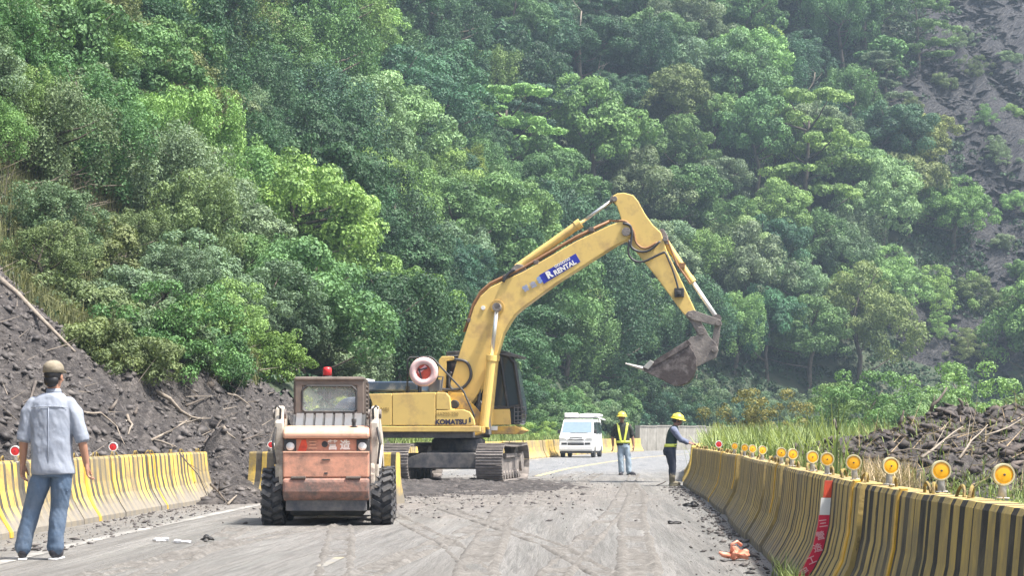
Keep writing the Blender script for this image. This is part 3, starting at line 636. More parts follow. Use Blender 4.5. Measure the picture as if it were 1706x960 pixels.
# ---- red and white sleeve strapped to a right-hand barrier
e_, y0, y1, _ = right[2]; yd = 12.5
for r_ in right:
    if r_[1] <= yd < r_[2]: e_ = r_[0]; y0, y1 = r_[1], r_[2]; r_[0]['label'] = 'striped concrete barrier carrying the red and white sleeve'
    elif r_[3] == 2: r_[0]['label'] = 'striped weathered concrete barrier, third from the camera in the right-hand row'
bpy.context.view_layer.update()
sl = empty('warning_sleeve', (0, 0, 0), 0, 'red and white sleeve with pale characters standing against a striped barrier', 'sleeve')
sl.matrix_world = e_.matrix_world @ Matrix.Translation(((yd-y0)/(y1-y0)*2, 0, 0))
MB().extrude(band(0, 1, .1, .56, .07, 1), -.012, .012, axis='x').build('red_panel', M['sleeve_red'], sl)
MB().extrude(band(0, 1, .562, .68, .065, 1), -.011, .011, axis='x').build('white_panel', M['white'], sl)
MB().extrude(band(0, 1, .682, .8, .05, 1), -.01, .01, axis='x').build('orange_band', M['red_inner'], sl)
zz = [z for _, z in PROF]; hh = [h for h, _ in PROF]
for k, ch in enumerate('三營造工程'):
    z = .5-k*.085; h = np.interp(z, zz, hh)+.036; sl_ = (np.interp(z+.03, zz, hh)-np.interp(z-.03, zz, hh))/.06
    lettering(ch, .062, M['print_pink'], sl, Matrix.Translation((-.014, h, z)) @ Matrix.Rotation(-PI/2, 4, 'Z') @ Matrix.Rotation(PI/2, 4, 'X') @ Matrix.Rotation(-math.atan(sl_)*.9, 4, 'Z'), .001, 'character')
sb = MB().box(-.12, .12, .3, .5, 0, .05).box(-.06, .08, .28, .42, .05, .09); sb.build('sleeve_base', M['black'], sl, bevel=.01)

# ---- branches, logs (individual things)
def surf(px, py, zf, d0, d1):
    ds = np.linspace(d0, d1, 900); X = (px-CX)/F*ds; Z = CAM_H-(py-HY)/F*ds; h = zf(X[None], ds[None])[0]; i = np.where(h >= Z)[0]; i = i[0] if len(i) else None
    return None if i is None else Vector((X[i], ds[i], Z[i]))
def branch(pts, r, mat, label, zf=mud_z, d=(17, 50), lift=.04, twigs=0, depth=None, group='branches in the landslide'):
    r = r*.72
    P = []
    for i, (px, py) in enumerate(pts):
        if depth: dd_ = depth[i] if isinstance(depth, (list, tuple)) else depth; v = Vector(((px-CX)/F*dd_, dd_, CAM_H-(py-HY)/F*dd_))
        else:
            v = surf(px, py, zf, *d)
            if v is None: dd_ = P[-1].y if P else d[1]*.85; v = Vector(((px-CX)/F*dd_, dd_, CAM_H-(py-HY)/F*dd_))
            if P and abs(v.y-P[-1].y) > 6: dd_ = P[-1].y+(2 if v.y > P[-1].y else -2); v = Vector(((px-CX)/F*dd_, dd_, CAM_H-(py-HY)/F*dd_))
        v = v+Vector((0, -.02, lift)); P.append(v)
    o = P[0].copy(); Q = []
    for a, b in zip(P[:-1], P[1:]):
        for t in (0, .5): Q.append(a.lerp(b, t)+Vector([random.uniform(-1, 1)*r*.9 for _ in range(3)])*(t > 0))
    Q.append(P[-1]); Q = [q-o for q in Q]; n = len(Q)
    e = empty('fallen_branch', o, 0, label, 'branch', group)
    MB().tube(Q, [r*(1-.6*i/(n-1)) for i in range(n)], 7).build('limb', mat, e, True)
    for k in range(twigs):
        a = Q[random.randint(1, n-2)]; L = (Q[-1]-Q[0]).length*random.uniform(.2, .4); dr = (Q[-1]-Q[0]).normalized()+Vector([random.uniform(-.7, .7), random.uniform(-.3, .3), random.uniform(-.2, .9)])
        m = a+dr.normalized()*L*.5+Vector((0, 0, random.uniform(-.05, .05)*L)); MB().tube([a, m, a+dr.normalized()*L], [r*.45, r*.3, r*.12], 5).build('twig', mat, e, True)
PW, DW = M['pale_wood'], M['dark_wood']
branch([(0, 468), (60, 525), (125, 590)], .085, PW, 'long pale pole lying down the edge of the mud slope at far left', twigs=0)
branch([(258, 655), (300, 688), (330, 702)], .07, PW, 'thick pale broken branch slanting down the mud above the barriers', twigs=1)
branch([(252, 738), (285, 722), (322, 698)], .035, PW, 'thin pale stick crossing the mud below the thick branch', twigs=1)
branch([(140, 691), (168, 692), (195, 715), (208, 745)], .03, PW, 'pale bent root arching beside the red reflector')
branch([(380, 660), (402, 668), (420, 684)], .04, PW, 'short pale stick high on the mud left of the skid steer')
branch([(184, 687), (196, 670)], .05, DW, 'dark stub poking from the mud above the red reflector')
branch([(225, 693), (229, 682)], .05, DW, 'small dark stump end in the middle of the mud')
branch([(212, 695), (221, 712), (214, 728)], .04, PW, 'forked pale root standing in the mud near the red reflector', twigs=1)
branch([(255, 737), (285, 746), (295, 750)], .035, PW, 'pale stick lying just behind the left barriers', twigs=1)
branch([(372, 715), (392, 735)], .05, PW, 'pale broken stick in the mud near the barrier gap')
branch([(405, 738), (440, 722)], .03, DW, 'dark thin branch in the mud left of the skid steer', twigs=2)
branch([(310, 680), (352, 664)], .035, DW, 'dark thin branch near the top of the mud pile', twigs=1)
branch([(300, 760), (330, 795), (345, 830)], .018, DW, 'thin dark twig hanging over the left barrier', depth=[27.5, 27, 27.4], twigs=2)
branch([(352, 812), (378, 842)], .035, DW, 'dark stick at the foot of the mud spill', depth=[29.5, 28.4], twigs=1)
branch([(380, 845), (395, 830)], .03, PW, 'short pale stick at the tip of the mud spill', depth=[28.2, 28.8])
branch([(60, 640), (40, 700)], .04, DW, 'dark stick down the mud left of the man', twigs=1)
branch([(340, 742), (372, 700), (398, 690)], .02, DW, 'thin dark branch rising from the mud beside the gap', twigs=2)
branch([(350, 646), (377, 637)], .12, DW, 'dark lump of log on the crest of the mud pile', d=(35, 55))
branch([(150, 443), (172, 438), (192, 441)], .13, PW, 'pale snapped trunk end sticking out of the left slope', depth=[50, 49.5, 49], group='dead wood')
for i, (p, r, mt, lb, dp) in enumerate([
    ([(1535, 767), (1572, 738), (1604, 715)], .035, PW, 'long pale branch leaning on the dark heap', [29.2, 30, 31]),
    ([(1598, 768), (1618, 738), (1645, 712)], .03, PW, 'second pale branch leaning on the dark heap, nearer the right edge', [29.2, 30, 31]),
    ([(1550, 690), (1562, 672), (1577, 650)], .06, DW, 'dark forked snag standing on top of the heap', [34, 34, 34.2]),
    ([(1600, 694), (1602, 680), (1596, 668)], .07, DW, 'dark stump standing on the heap crest', [34, 34, 34]),
    ([(1497, 712), (1502, 700), (1505, 688)], .05, DW, 'short dark stub at the left end of the heap crest', [33.5, 33.5, 33.5]),
    ([(1388, 703), (1392, 715), (1400, 728)], .05, DW, 'dark tilted stump at the far left of the heap', [33, 33, 33]),
    ([(1480, 760), (1520, 752), (1560, 756)], .02, PW, 'thin pale stick lying low across the front of the heap', [29.2, 29, 29.2]),
    ([(1640, 730), (1680, 716), (1706, 700)], .025, PW, 'thin pale stick on the heap at the right edge', [31, 31.5, 32])]):
    branch(p, r, mt, lb, depth=dp, twigs=2 if i in (0, 1, 2) else 0, group='branches on the dark heap')
# brushwood tangle (uncountable)
def sticks(name, C, L, r, mat, seed, up=.5):
    rg = np.random.default_rng(seed); n = len(C); d = rg.normal(0, 1, (n, 3)); d[:, 2] = np.abs(d[:, 2])*up+.1; d /= np.linalg.norm(d, axis=1)[:, None]
    s = np.cross(d, (0, 1, 0)); s /= np.linalg.norm(s, axis=1)[:, None]+1e-6; t = np.cross(d, s); A = C; B = C+d*L[:, None]+rg.normal(0, .05, (n, 3)); 
    V = np.stack([A+s*r, A-s*.5*r+t*r, A-s*.5*r-t*r, B], 1); Q = np.array([(0, 1, 3), (1, 2, 3), (2, 0, 3)]); Q = (Q[None]+4*np.arange(n)[:, None, None]).reshape(-1, 3)
    return np_mesh(name, V.reshape(-1, 3), Q, mat, rg.random(len(Q)))
n = 950; x = rg.uniform(5, 14, n); y = rg.uniform(29.5, 34.5, n); z = np.maximum(heap_z(x[None], y[None])[0], 0)
tag(link('brushwood', sticks('brushwood', np.c_[x, y, z], rg.uniform(.2, .9, n), .011, M['straw'], 2)), 'tangle of dry roots and brushwood over the dark heap', 'brushwood', None, 'stuff')
n = 900; x = rg.uniform(-14, -5, n); y = rg.uniform(20, 44, n); z = mud_z(x[None], y[None])[0]; k = z > 0
tag(link('roots', sticks('roots', np.c_[x, y, z][k], rg.uniform(.15, .7, n)[k], .012, M['pale_wood'], 3, .3)), 'fine roots and splinters in the landslide mud', 'roots', None, 'stuff')

# ---- litter
def crumple(name, c, r, mat, label, cat, seed, flat=.5):
    rg = np.random.default_rng(seed); bm = bmesh.new(); bmesh.ops.create_icosphere(bm, subdivisions=3, radius=1)
    for v in bm.verts:
        q = v.co.copy(); nn = 1+.35*math.sin(q.x*5+seed)+.25*math.sin(q.y*7+q.z*4+seed*2)+float(rg.uniform(-.12, .12)); v.co = Vector((q.x*r[0], q.y*r[1], max(q.z, -.4)*r[2]))*nn
    me = bpy.data.meshes.new(name); bm.to_mesh(me); bm.free(); me.materials.append(mat); o = link(name, me, None, c); return tag(o, label, cat)
o = crumple('plastic_bag', (1.98, 15.85, .045), (.075, .06, .065), M['salmon'], 'crumpled salmon plastic bag lying by the right barrier in the foreground', 'bag', 3)
h_ = MB().tube([(-.04, 0, .03), (-.05, -.02, .1), (0, -.02, .125), (.04, 0, .09)], .014, 7).build('bag_handle', M['salmon'], o, True)
MB().tube([(-.07, 0, .0), (-.13, -.03, .01), (-.16, -.02, .03)], [.03, .022, .012], 7).build('bag_corner', M['salmon'], o, True)
crumple('litter_scrap', (-3.62, 18.6, .02), (.07, .05, .02), M['litter'], 'white crumpled scrap on the muddy road left of the loader', 'litter', 5)
crumple('litter_scrap', (-3.38, 18.3, .018), (.09, .035, .018), M['litter'], 'longer torn white scrap on the muddy road', 'litter', 9)
crumple('dark_debris', (-3.15, 18.6, .03), (.06, .05, .035), M['black'], 'small black lump of debris beside the white scraps', 'debris', 2)
crumple('dark_debris', (2.0, 22.3, .015), (.07, .05, .02), M['black'], 'flat black scrap near the right barrier', 'debris', 4)
crumple('dark_debris', (2.75, 27.4, .03), (.1, .08, .05), M['black'], 'black clump at the foot of the right barriers', 'debris', 7)
# ================================================================ EXCAVATOR
OX, OY = -1.25, 42.1; UA = math.radians(-8)
def U(px, py, ly=0.):
    c, s = math.cos(-UA), math.sin(-UA); r = (px-CX)/F
    lx = (r*(OY+ly*c)-OX-ly*s)/(c+r*s); Y = OY-lx*s+ly*c
    return (lx, CAM_H-(py-HY)*Y/F)
def UP(px, py, ly=0.): x, z = U(px, py, ly); return Vector((x, ly, z))
ex = empty('excavator', (OX, OY, 0), 0, 'big yellow tracked excavator raising its boom over the road', 'excavator')
def up(mb, name, mats, bevel=.012, smooth=False, parent=None, label=None):
    o = mb.build(name, mats, parent or ex, smooth, bevel)
    if not parent: o.rotation_euler = (0, 0, UA)
    if label: o['label'] = label
    return o
Y_, YD, SM, BK = M['yellow'], M['yellow_dirty'], M['steel_mud'], M['black']
# boom
bo = [(746, 676), (744, 662), (748, 645), (774, 560), (783, 532), (789, 513), (800, 494), (816, 479), (838, 468), (871, 453), (961, 401), (1016, 375), (1033, 369), (1044, 371), (1052, 379), (1052, 390), (1046, 398), (1026, 408), (926, 472), (868, 515), (857, 525), (849, 537), (838, 556), (828, 590), (812, 625), (797, 655), (784, 675), (765, 683)]
boom = up(MB().extrude([U(x, y, -.21) for x, y in bo], -.21, .21), 'boom', Y_, .02)
lp_ = [U(x, y, -.22) for x, y in bo]
up(MB().tube([(U(x, y-2)[0], -.17, U(x, y-2)[1]) for x, y in [(775, 556), (784, 529), (790, 510), (802, 490), (818, 476), (872, 450), (962, 398), (1016, 372)]], .028, 6)
   .tube([(U(x, y-4)[0], -.08, U(x, y-4)[1]) for x, y in [(775, 556), (784, 529), (790, 510), (802, 490), (818, 476), (872, 450), (962, 398), (1016, 372), (1040, 374)]], .03, 6)
   .tube([(U(x, y-3)[0], .08, U(x, y-3)[1]) for x, y in [(775, 556), (784, 529), (790, 510), (802, 490), (818, 476), (872, 450), (962, 398), (1016, 372)]], .03, 6), 'boom_pipe', M['brown_hose'], 0, True)
clamps = MB()
for x, y in ((782, 537), (842, 464), (893, 440), (985, 385)):
    a = UP(x, y-2, -.2); clamps.box(a.x-.06, a.x+.06, -.21, .14, a.z-.04, a.z+.06)
up(clamps, 'pipe_clamp', M['cab_brown'])
def pin(px, py, y0, y1, r, mat=SM, name='pin', parent=None):
    x, z = U(px, py, y0); return up(MB().lathe([(0, y0), (r, y0), (r, y1), (0, y1)], (x, 0, z), 'y', 16), name, mat, .006, parent=parent)
pin(765, 671, -.3, .3, .11); pin(1043, 386, -.27, .27, .1); pin(828, 510, -.46, .46, .075)
up(MB().lathe([(0, -.235), (.17, -.235), (.17, -.205), (0, -.205)], (U(828, 512, -.22)[0], 0, U(828, 512, -.22)[1]), 'y', 20), 'boss_plate', YD, .005)
up(MB().lathe([(0, -.235), (.05, -.235), (.05, -.205), (0, -.205)], (U(805, 513, -.22)[0], 0, U(805, 513, -.22)[1]), 'y', 14), 'white_dot', M['white'], 0)
# arm
ar = [(1020, 333), (1021, 326), (1028, 322), (1040, 321), (1055, 325), (1063, 335), (1075, 357), (1088, 375), (1101, 387), (1105, 400), (1112, 420), (1137, 472), (1163, 527), (1172, 548), (1173, 556), (1166, 558), (1160, 552), (1149, 533), (1137, 521), (1120, 498), (1089, 456), (1060, 420), (1044, 402), (1036, 380), (1034, 362), (1027, 342)]
arm = up(MB().extrude([U(x, y, -.17) for x, y in ar], -.17, .17), 'arm', Y_, .018)
tipo = [(1146, 519), (1160, 519), (1172, 545), (1175, 553), (1169, 561), (1161, 556), (1151, 537), (1141, 525)]
up(MB().extrude([U(x, y, -.19) for x, y in tipo], -.19, .19), 'arm_nose', SM, .015)
br = MB().extrude([U(x, y, -.1) for x, y in [(1097, 383), (1105, 381), (1112, 392), (1114, 408), (1104, 405)]], -.12, .12); up(br, 'cylinder_bracket', SM)
pin(1024, 331, -.22, .22, .06); pin(1108, 398, -.2, .2, .06); pin(1150, 525, -.25, .25, .06); pin(1168, 552, -.32, .32, .09)
x, z = U(1131, 489, -.18); up(MB().box(x-.1, x+.12, -.26, -.165, z-.09, z+.12).box(x-.04, x+.05, -.3, -.25, z-.04, z+.05), 'arm_valve', BK)
def cyl(a, b, r, rr, frac, ly, nm='hydraulic_cylinder', c2=None):
    A, B = UP(*a, ly), UP(*b, ly); m = A.lerp(B, frac); d = (B-A).normalized()
    o = up(MB().tube([A, A+d*.12, m-d*.12], r, 16).tube([m-d*.14, m], r*1.18, 16), nm, Y_, .008)
    MB().tube([m-d*.02, B], rr, 12).build('piston_rod', c2 or M['rod'], o, True)
    MB().lathe([(0, ly-.09), (rr*2, ly-.09), (rr*2, ly+.09), (0, ly+.09)], (B.x, 0, B.z), 'y', 14).build('rod_eye', SM, o)
    return o
cyl((861, 447), (1023, 332), .1, .042, .66, 0)
cyl((1107, 400), (1195, 531), .075, .048, .54, 0, c2=M['white'])
cyl((806, 712), (828, 512), .11, .05, .6, -.37); cyl((812, 712), (832, 512), .11, .05, .6, .37)
up(MB().tube([UP(868, 437, .1), UP(905, 410, .1), UP(935, 396, .1), UP(966, 372, .1)], .025, 6), 'cylinder_pipe', M['brown_hose'], 0, True)
up(MB().tube([UP(1110, 395, -.1), UP(1128, 440, -.1), UP(1150, 472, -.1)], .025, 6).box(*[v for v in (UP(1137, 443).x-.06, UP(1137, 443).x+.06)], -.12, .1, UP(1137, 443).z-.06, UP(1137, 443).z+.06), 'cylinder_pipe', M['brown_hose'], 0)
# boom bracket
up(MB().extrude([U(x, y, -.13) for x, y in [(846, 461), (852, 448), (860, 440), (870, 441), (880, 452), (872, 456)]], -.14, .14), 'boom_bracket', SM)
# hoses
def hose(pts, r=.022, mat='hose', ly=-.24):
    P = [UP(x, y, ly) for x, y in pts]; Q = []
    for i in range(len(P)-1):
        p0, p1, p2, p3 = P[max(i-1, 0)], P[i], P[i+1], P[min(i+2, len(P)-1)]
        for t in (0, .25, .5, .75): Q.append(.5*((2*p1)+(-p0+p2)*t+(2*p0-5*p1+4*p2-p3)*t*t+(-p0+3*p1-3*p2+p3)*t**3))
    Q.append(P[-1]); up(MB().tube(Q, r, 8), 'hose', M[mat], 0, True)
hose([(1038, 372), (1050, 376), (1053, 392), (1051, 410), (1064, 419), (1082, 417), (1100, 402)], .028)
hose([(1049, 400), (1047, 422), (1056, 434), (1072, 436), (1098, 424), (1108, 420)], .026)
hose([(1030, 368), (1044, 370), (1055, 385), (1060, 405), (1075, 414), (1095, 404)], .025, 'brown_hose', -.2)
hose([(1108, 420), (1120, 448), (1127, 470), (1130, 482)], .022)
hose([(757, 599), (776, 603), (784, 617), (783, 632), (770, 647), (749, 650), (730, 648)], .035)
hose([(752, 620), (748, 632), (750, 645), (757, 651)], .03)
hose([(838, 470), (846, 457), (858, 449)], .035); hose([(836, 474), (842, 463), (854, 452)], .03, 'brown_hose', -.1)
hose([(810, 650), (806, 672), (798, 690), (800, 706)], .04, 'hose', -.3); hose([(800, 640), (797, 668), (792, 688), (796, 700)], .035, 'hose', -.1)
# links and bucket
def plate(pts, y0, y1, name, mat=SM, bevel=.008): return up(MB().extrude([U(x, y, y0) for x, y in pts], y0, y1), name, mat, bevel)
for s in (-.24, .2):
    plate([(1146, 519), (1156, 517), (1200, 533), (1203, 539), (1197, 544), (1150, 532)], s, s+.045, 'idler_link')
    plate([(1191, 540), (1201, 541), (1196, 582), (1187, 586), (1184, 578)], s+.05, s+.09, 'bucket_link')
pin(1197, 538, -.27, .27, .07); pin(1190, 582, -.34, .34, .07)
bo_ = [(1071, 611), (1073, 619), (1122, 643), (1137, 642), (1149, 636), (1156, 626), (1160, 612), (1161, 598), (1154, 584), (1144, 571), (1136, 576)]
BW = .56
bk = MB()
for s in (-BW, BW-.04): bk.extrude([U(x, y, s) for x, y in bo_], s, s+.04)
shell = [(1073, 617), (1122, 643), (1137, 642), (1149, 636), (1156, 626), (1160, 612), (1161, 598), (1154, 584), (1144, 571)]
inner = [(1074, 613), (1122, 638), (1136, 638), (1146, 632), (1152, 623), (1156, 611), (1157, 599), (1150, 586), (1141, 574)]
for i in range(len(shell)-1):
    q = [U(*shell[i]), U(*shell[i+1]), U(*inner[i+1]), U(*inner[i])]; bk.extrude(q, -BW+.038, BW-.038)
up(bk, 'bucket', M['bucket'], .01)
plate([(1134, 574), (1146, 566), (1152, 574), (1100, 605), (1084, 612), (1078, 608)], -BW-.02, -BW+.012, 'bucket_side_rib', M['bucket'])
plate([(1071, 612), (1083, 600), (1090, 604), (1080, 616)], -BW-.03, -BW+.03, 'side_cutter', M['tooth'])
for s in (-.3, .22): plate([(1144, 571), (1150, 562), (1160, 560), (1163, 545), (1172, 543), (1181, 560), (1194, 574), (1197, 584), (1193, 596), (1178, 603), (1160, 612)], s, s+.06, 'bucket_ear', SM)
for k in range(5):
    y = -BW+.08+k*(2*BW-.16)/4
    a, b = UP(1074, 615, y), UP(1056, 610, y); t = MB(); t.tube([a, a.lerp(b, .45)], [.055, .045], 6).tube([a.lerp(b, .4), UP(1042, 606, y)], [.045, .018], 6); up(t, 'bucket_tooth', M['tooth'], 0)
# decals
def blet(body, px, py, size, mat, ang, ly=-.225, bold=0, label=None):
    x, z = U(px, py, ly); m = Matrix.Rotation(UA, 4, 'Z') @ Matrix.Translation((x, ly, z)) @ Matrix.Rotation(-ang, 4, 'Y') @ Matrix.Rotation(PI/2, 4, 'X')
    return lettering(body, size, mat, ex, m, bold, label=label)
BA = math.radians(28.5)
dp = MB().extrude([U(x, y, -.214) for x, y in [(898, 459), (959, 422.5), (967, 436), (906, 473)]], -.219, -.2); up(dp, 'decal_panel', M['print_blue'], 0, label='royal blue rental decal on the boom')
blet('R', 915, 458, .22, M['print_white'], BA, bold=.012); blet('RENTAL', 941, 446, .155, M['print_white'], BA, bold=.006); blet('○○○○○○', 937, 438, .075, M['print_white'], BA, bold=.004)
blet('S', 899, 467, .19, M['print_ltblue'], BA, bold=.015); blet('營', 876, 481, .15, M['print_ltblue'], BA, bold=.002); blet('造', 888.5, 475, .15, M['print_ltblue'], BA, bold=.002)
# upper structure
N = -1.35
def panel(pts, name, mat=Y_, y0=N, y1=N+.12, bevel=.012, label=None): return up(MB().extrude([U(x, y, y0) for x, y in pts], y0, y1), name, mat, bevel, label=label)
core = [(618, 706), (618, 660), (730, 658), (745, 672), (745, 708)]
up(MB().extrude([U(x, y, N) for x, y in core], N+.06, 1.3), 'engine_bay', Y_)
up(MB().extrude([(-2.74, .98), (-2.78, 1.3), (-2.72, 1.75), (-2.5, 1.95), (-2.05, 1.98), (-2.05, .98)], -1.15, 1.15), 'counterweight', M['hood_dark'], .12)
panel([(616, 709), (621, 690), (620, 672), (614, 657), (652.4, 656), (652.4, 709)], 'side_door')
panel([(653.6, 709), (653.6, 656), (725.3, 654), (725.3, 709)], 'side_door')
panel([(726.6, 683), (726.6, 654), (743, 655), (749, 662), (751, 683)], 'tank_cover')
panel([(726.6, 709), (726.6, 684.4), (772, 683), (782, 687), (789, 698), (791, 709)], 'front_cover')
panel([(590, 720), (590, 711), (800, 710.5), (800, 720)], 'deck_skirt', Y_, N-.02, N+.1)
up(MB().box(-2.3, .55, -1.25, 1.3, 1.02, 1.3), 'deck_frame', M['tank'], .02)
panel([(776, 720), (778, 712), (803, 711), (803, 722), (790, 727), (778, 726)], 'front_bumper', YD, -1.0, -.5)
lv = MB()
for k in range(6): y = 664+k*7; a = U(600, y, -1.2); b = U(616, y, -1.2); lv.box(a[0], b[0], -1.26, -1.14, a[1]-.02, a[1]+.02)
up(lv, 'side_grille', M['grey'], 0)
# hood and top parts
hd = [(606, 652), (606, 640), (612, 636), (690, 636), (697, 640), (700, 652)]
up(MB().extrude([U(x, y, -.6) for x, y in hd], -.75, .9), 'engine_hood', M['hood_dark'], .03)
up(MB().extrude([U(x, y, -.6) for x, y in [(582, 640), (582, 632), (588, 630), (609, 631), (611, 638)]], -.5, .4), 'rear_cover', M['white'], .03)
x0, z0 = U(662, 655, N); 
for px in (679, 699): 
    a = U(px, 654, -1.1); up(MB().tube([(a[0], -1.1, a[1]-.03), (a[0], -1.1, U(px, 644 if px == 679 else 640, -1.1)[1])], .05, 8), 'filler_cap', BK, 0)
up(MB().tube([UP(679, 653, -1.2), UP(679, 600, -1.2), UP(683, 596, -1.2), UP(716, 595, -1.2), UP(722, 598, -1.2), UP(772, 652, -1.15), UP(789, 690, -1.15), UP(790, 700, -1.15)], .022, 7), 'handrail', BK, 0, True)
up(MB().tube([UP(735, 652, -1.25), UP(738, 628, -1.25), UP(730, 628, -1.2)], .02, 6).box(UP(738, 0).x-.12, UP(738, 0).x+.14, -1.2, -.9, UP(0, 652, -1.2).z-.03, UP(0, 636, -1.2).z), 'tool_box', M['grey'], 0)
# boom foot brackets
for s in (-.34, .24): plate([(738, 690), (742, 668), (752, 655), (770, 655), (786, 672), (812, 700), (815, 716), (740, 716)], s, s+.08, 'boom_bracket', YD)
plate([(776, 722), (790, 690), (800, 668), (812, 690), (815, 725)], -.2, .2, 'swing_gear_cover', M['tank'])
x, z = U(757, 674, -.9); up(MB().lathe([(0, -.95), (.1, -.95), (.1, -.8), (0, -.8)], (x, 0, z), 'y', 14), 'work_lamp', BK)
# cab (far side)
c0, c1 = .42, 1.38
fr = MB(); 
def cb(px0, py0, px1, py1, y0, y1, mi=0, mb=None):
    a = U(px0, py1, y0); b = U(px1, py0, y0); (mb or fr).box(a[0], b[0], y0, y1, a[1], b[1], mi)
cab_out = [(748, 708), (746, 594), (826, 590), (846, 592), (856, 603), (868, 668), (870, 690), (866, 708)]
up(MB().extrude([U(x, y, c0) for x, y in cab_out], c0+.03, c1-.03), 'cab_glass', M['glass'], .03)
cf = MB()
def bar(p, q, w_, ly=c0, mi=0): a, b = UP(*p, ly), UP(*q, ly); cf.tube([a, b], w_, 4, mi)
for ly in (c0, c1):
    bar((748, 706), (746, 596), .06, ly); bar((746, 595), (828, 590), .06, ly); bar((828, 590), (846, 592), .055, ly); bar((846, 592), (857, 605), .05, ly); bar((857, 605), (870, 690), .05, ly)
    bar((833, 592), (846, 680), .035, ly); bar((815, 681), (850, 681), .06, ly); bar((846, 680), (868, 676), .04, ly); bar((812, 594), (812, 708), .05, ly)
for p in ((746, 595), (846, 592), (857, 605), (869, 685)): a, b = UP(*p, c0), UP(*p, c1); cf.tube([a, b], .05, 4)
up(cf, 'cab_frame', BK, 0)
up(MB().extrude([U(x, y, c0) for x, y in [(742, 594), (744, 586), (800, 583), (842, 585), (868, 593), (866, 597), (840, 593)]], c0-.03, c1+.03), 'cab_roof', BK, .02)
up(MB().extrude([U(x, y, c0) for x, y in [(832, 590), (850, 588), (867, 594), (866, 597), (846, 594)]], c0-.06, c1+.05), 'sun_visor', M['grey'], .01)
up(MB().extrude([U(x, y, c0-.12) for x, y in [(729, 655), (731, 600), (736, 594), (755, 594), (758, 600), (744, 602), (742, 655)]], c0-.12, c0-.02), 'cab_guard_frame', Y_)
panel([(814, 709), (815, 682.5), (849, 681.5), (851, 708)], 'cab_side_panel', Y_, c0-.05, c0+.05)
panel([(813, 724), (813, 711), (858, 710), (872, 718), (860, 724)], 'cab_platform', YD, c0-.12, c1)
g = MB()
for py in (680, 687, 694, 701, 706): g.tube([UP(857, py, c0-.03), UP(875, py-1, c0-.03)], .013, 5)
for px in (857, 863, 869, 875): g.tube([UP(px, 678, c0-.03), UP(px, 706, c0-.03)], .013, 5)
up(g, 'front_guard', M['grey'], 0)
up(MB().box(U(820, 0, c0)[0], U(838, 0, c0)[0], c0+.2, c0+.6, U(0, 700, c0)[1], U(0, 650, c0)[1]), 'driver_seat', BK, .04)
cpx = U(820, 716, N); 
# brand lettering and faint codes on the side
def slet(body, px, py, size, mat, bold=0, ly=N-.004): return blet(body, px, py, size, mat, 0, ly, bold)
slet('KOMATSU', 751.5, 704, .155, M['print_dark'], .008); slet('HA220-200', 745, 690.5, .11, M['print_grey'], 0); slet('MEI', 641, 683, .13, M['print_grey'], 0)
up(MB().box(*[U(p, 0, N)[0] for p in (781.5, 784.5)], N-.004, N+.03, U(0, 705, N)[1], U(0, 697, N)[1]), 'door_catch', BK, 0)
a = U(824, 714, c0-.12); up(MB().box(a[0]-.08, a[0]+.07, c0-.126, c0-.1, a[1]-.05, a[1]+.05), 'label_plate', M['white'], 0)
# undercarriage
TA = math.radians(-9)
def tp(mb, name, mat, bevel=.01, smooth=False): o = mb.build(name, mat, ex, smooth, bevel); o.rotation_euler = (0, 0, TA); return o
tp(MB().lathe([(0, .74), (.62, .74), (.62, .98), (.55, 1.02), (0, 1.02)], (0, 0, 0), 'z', 28), 'slewing_ring', M['tank'], .01)
tp(MB().extrude([(-.75, .5), (-.5, .74), (.5, .74), (.75, .5), (.75, .3), (-.75, .3)], -.6, .6).extrude([(-.95, .55), (-.6, .68), (.6, .68), (.95, .55), (.95, .34), (-.95, .34)], -1.35, -.75).extrude([(-.95, .55), (-.6, .68), (.6, .68), (.95, .55), (.95, .34), (-.95, .34)], .75, 1.35), 'undercarriage_frame', M['tank'])
R_, HC = .41, 3.24; PER = 2*HC+2*PI*R_; NS = 46
shoe = MB().box(-.3, .3, -.092, .092, -.018, .012)
for y in (-.07, 0, .07): shoe.box(-.3, .3, y-.008, y+.008, .012, .038)
SH = shoe.mesh('track_shoe', SM)
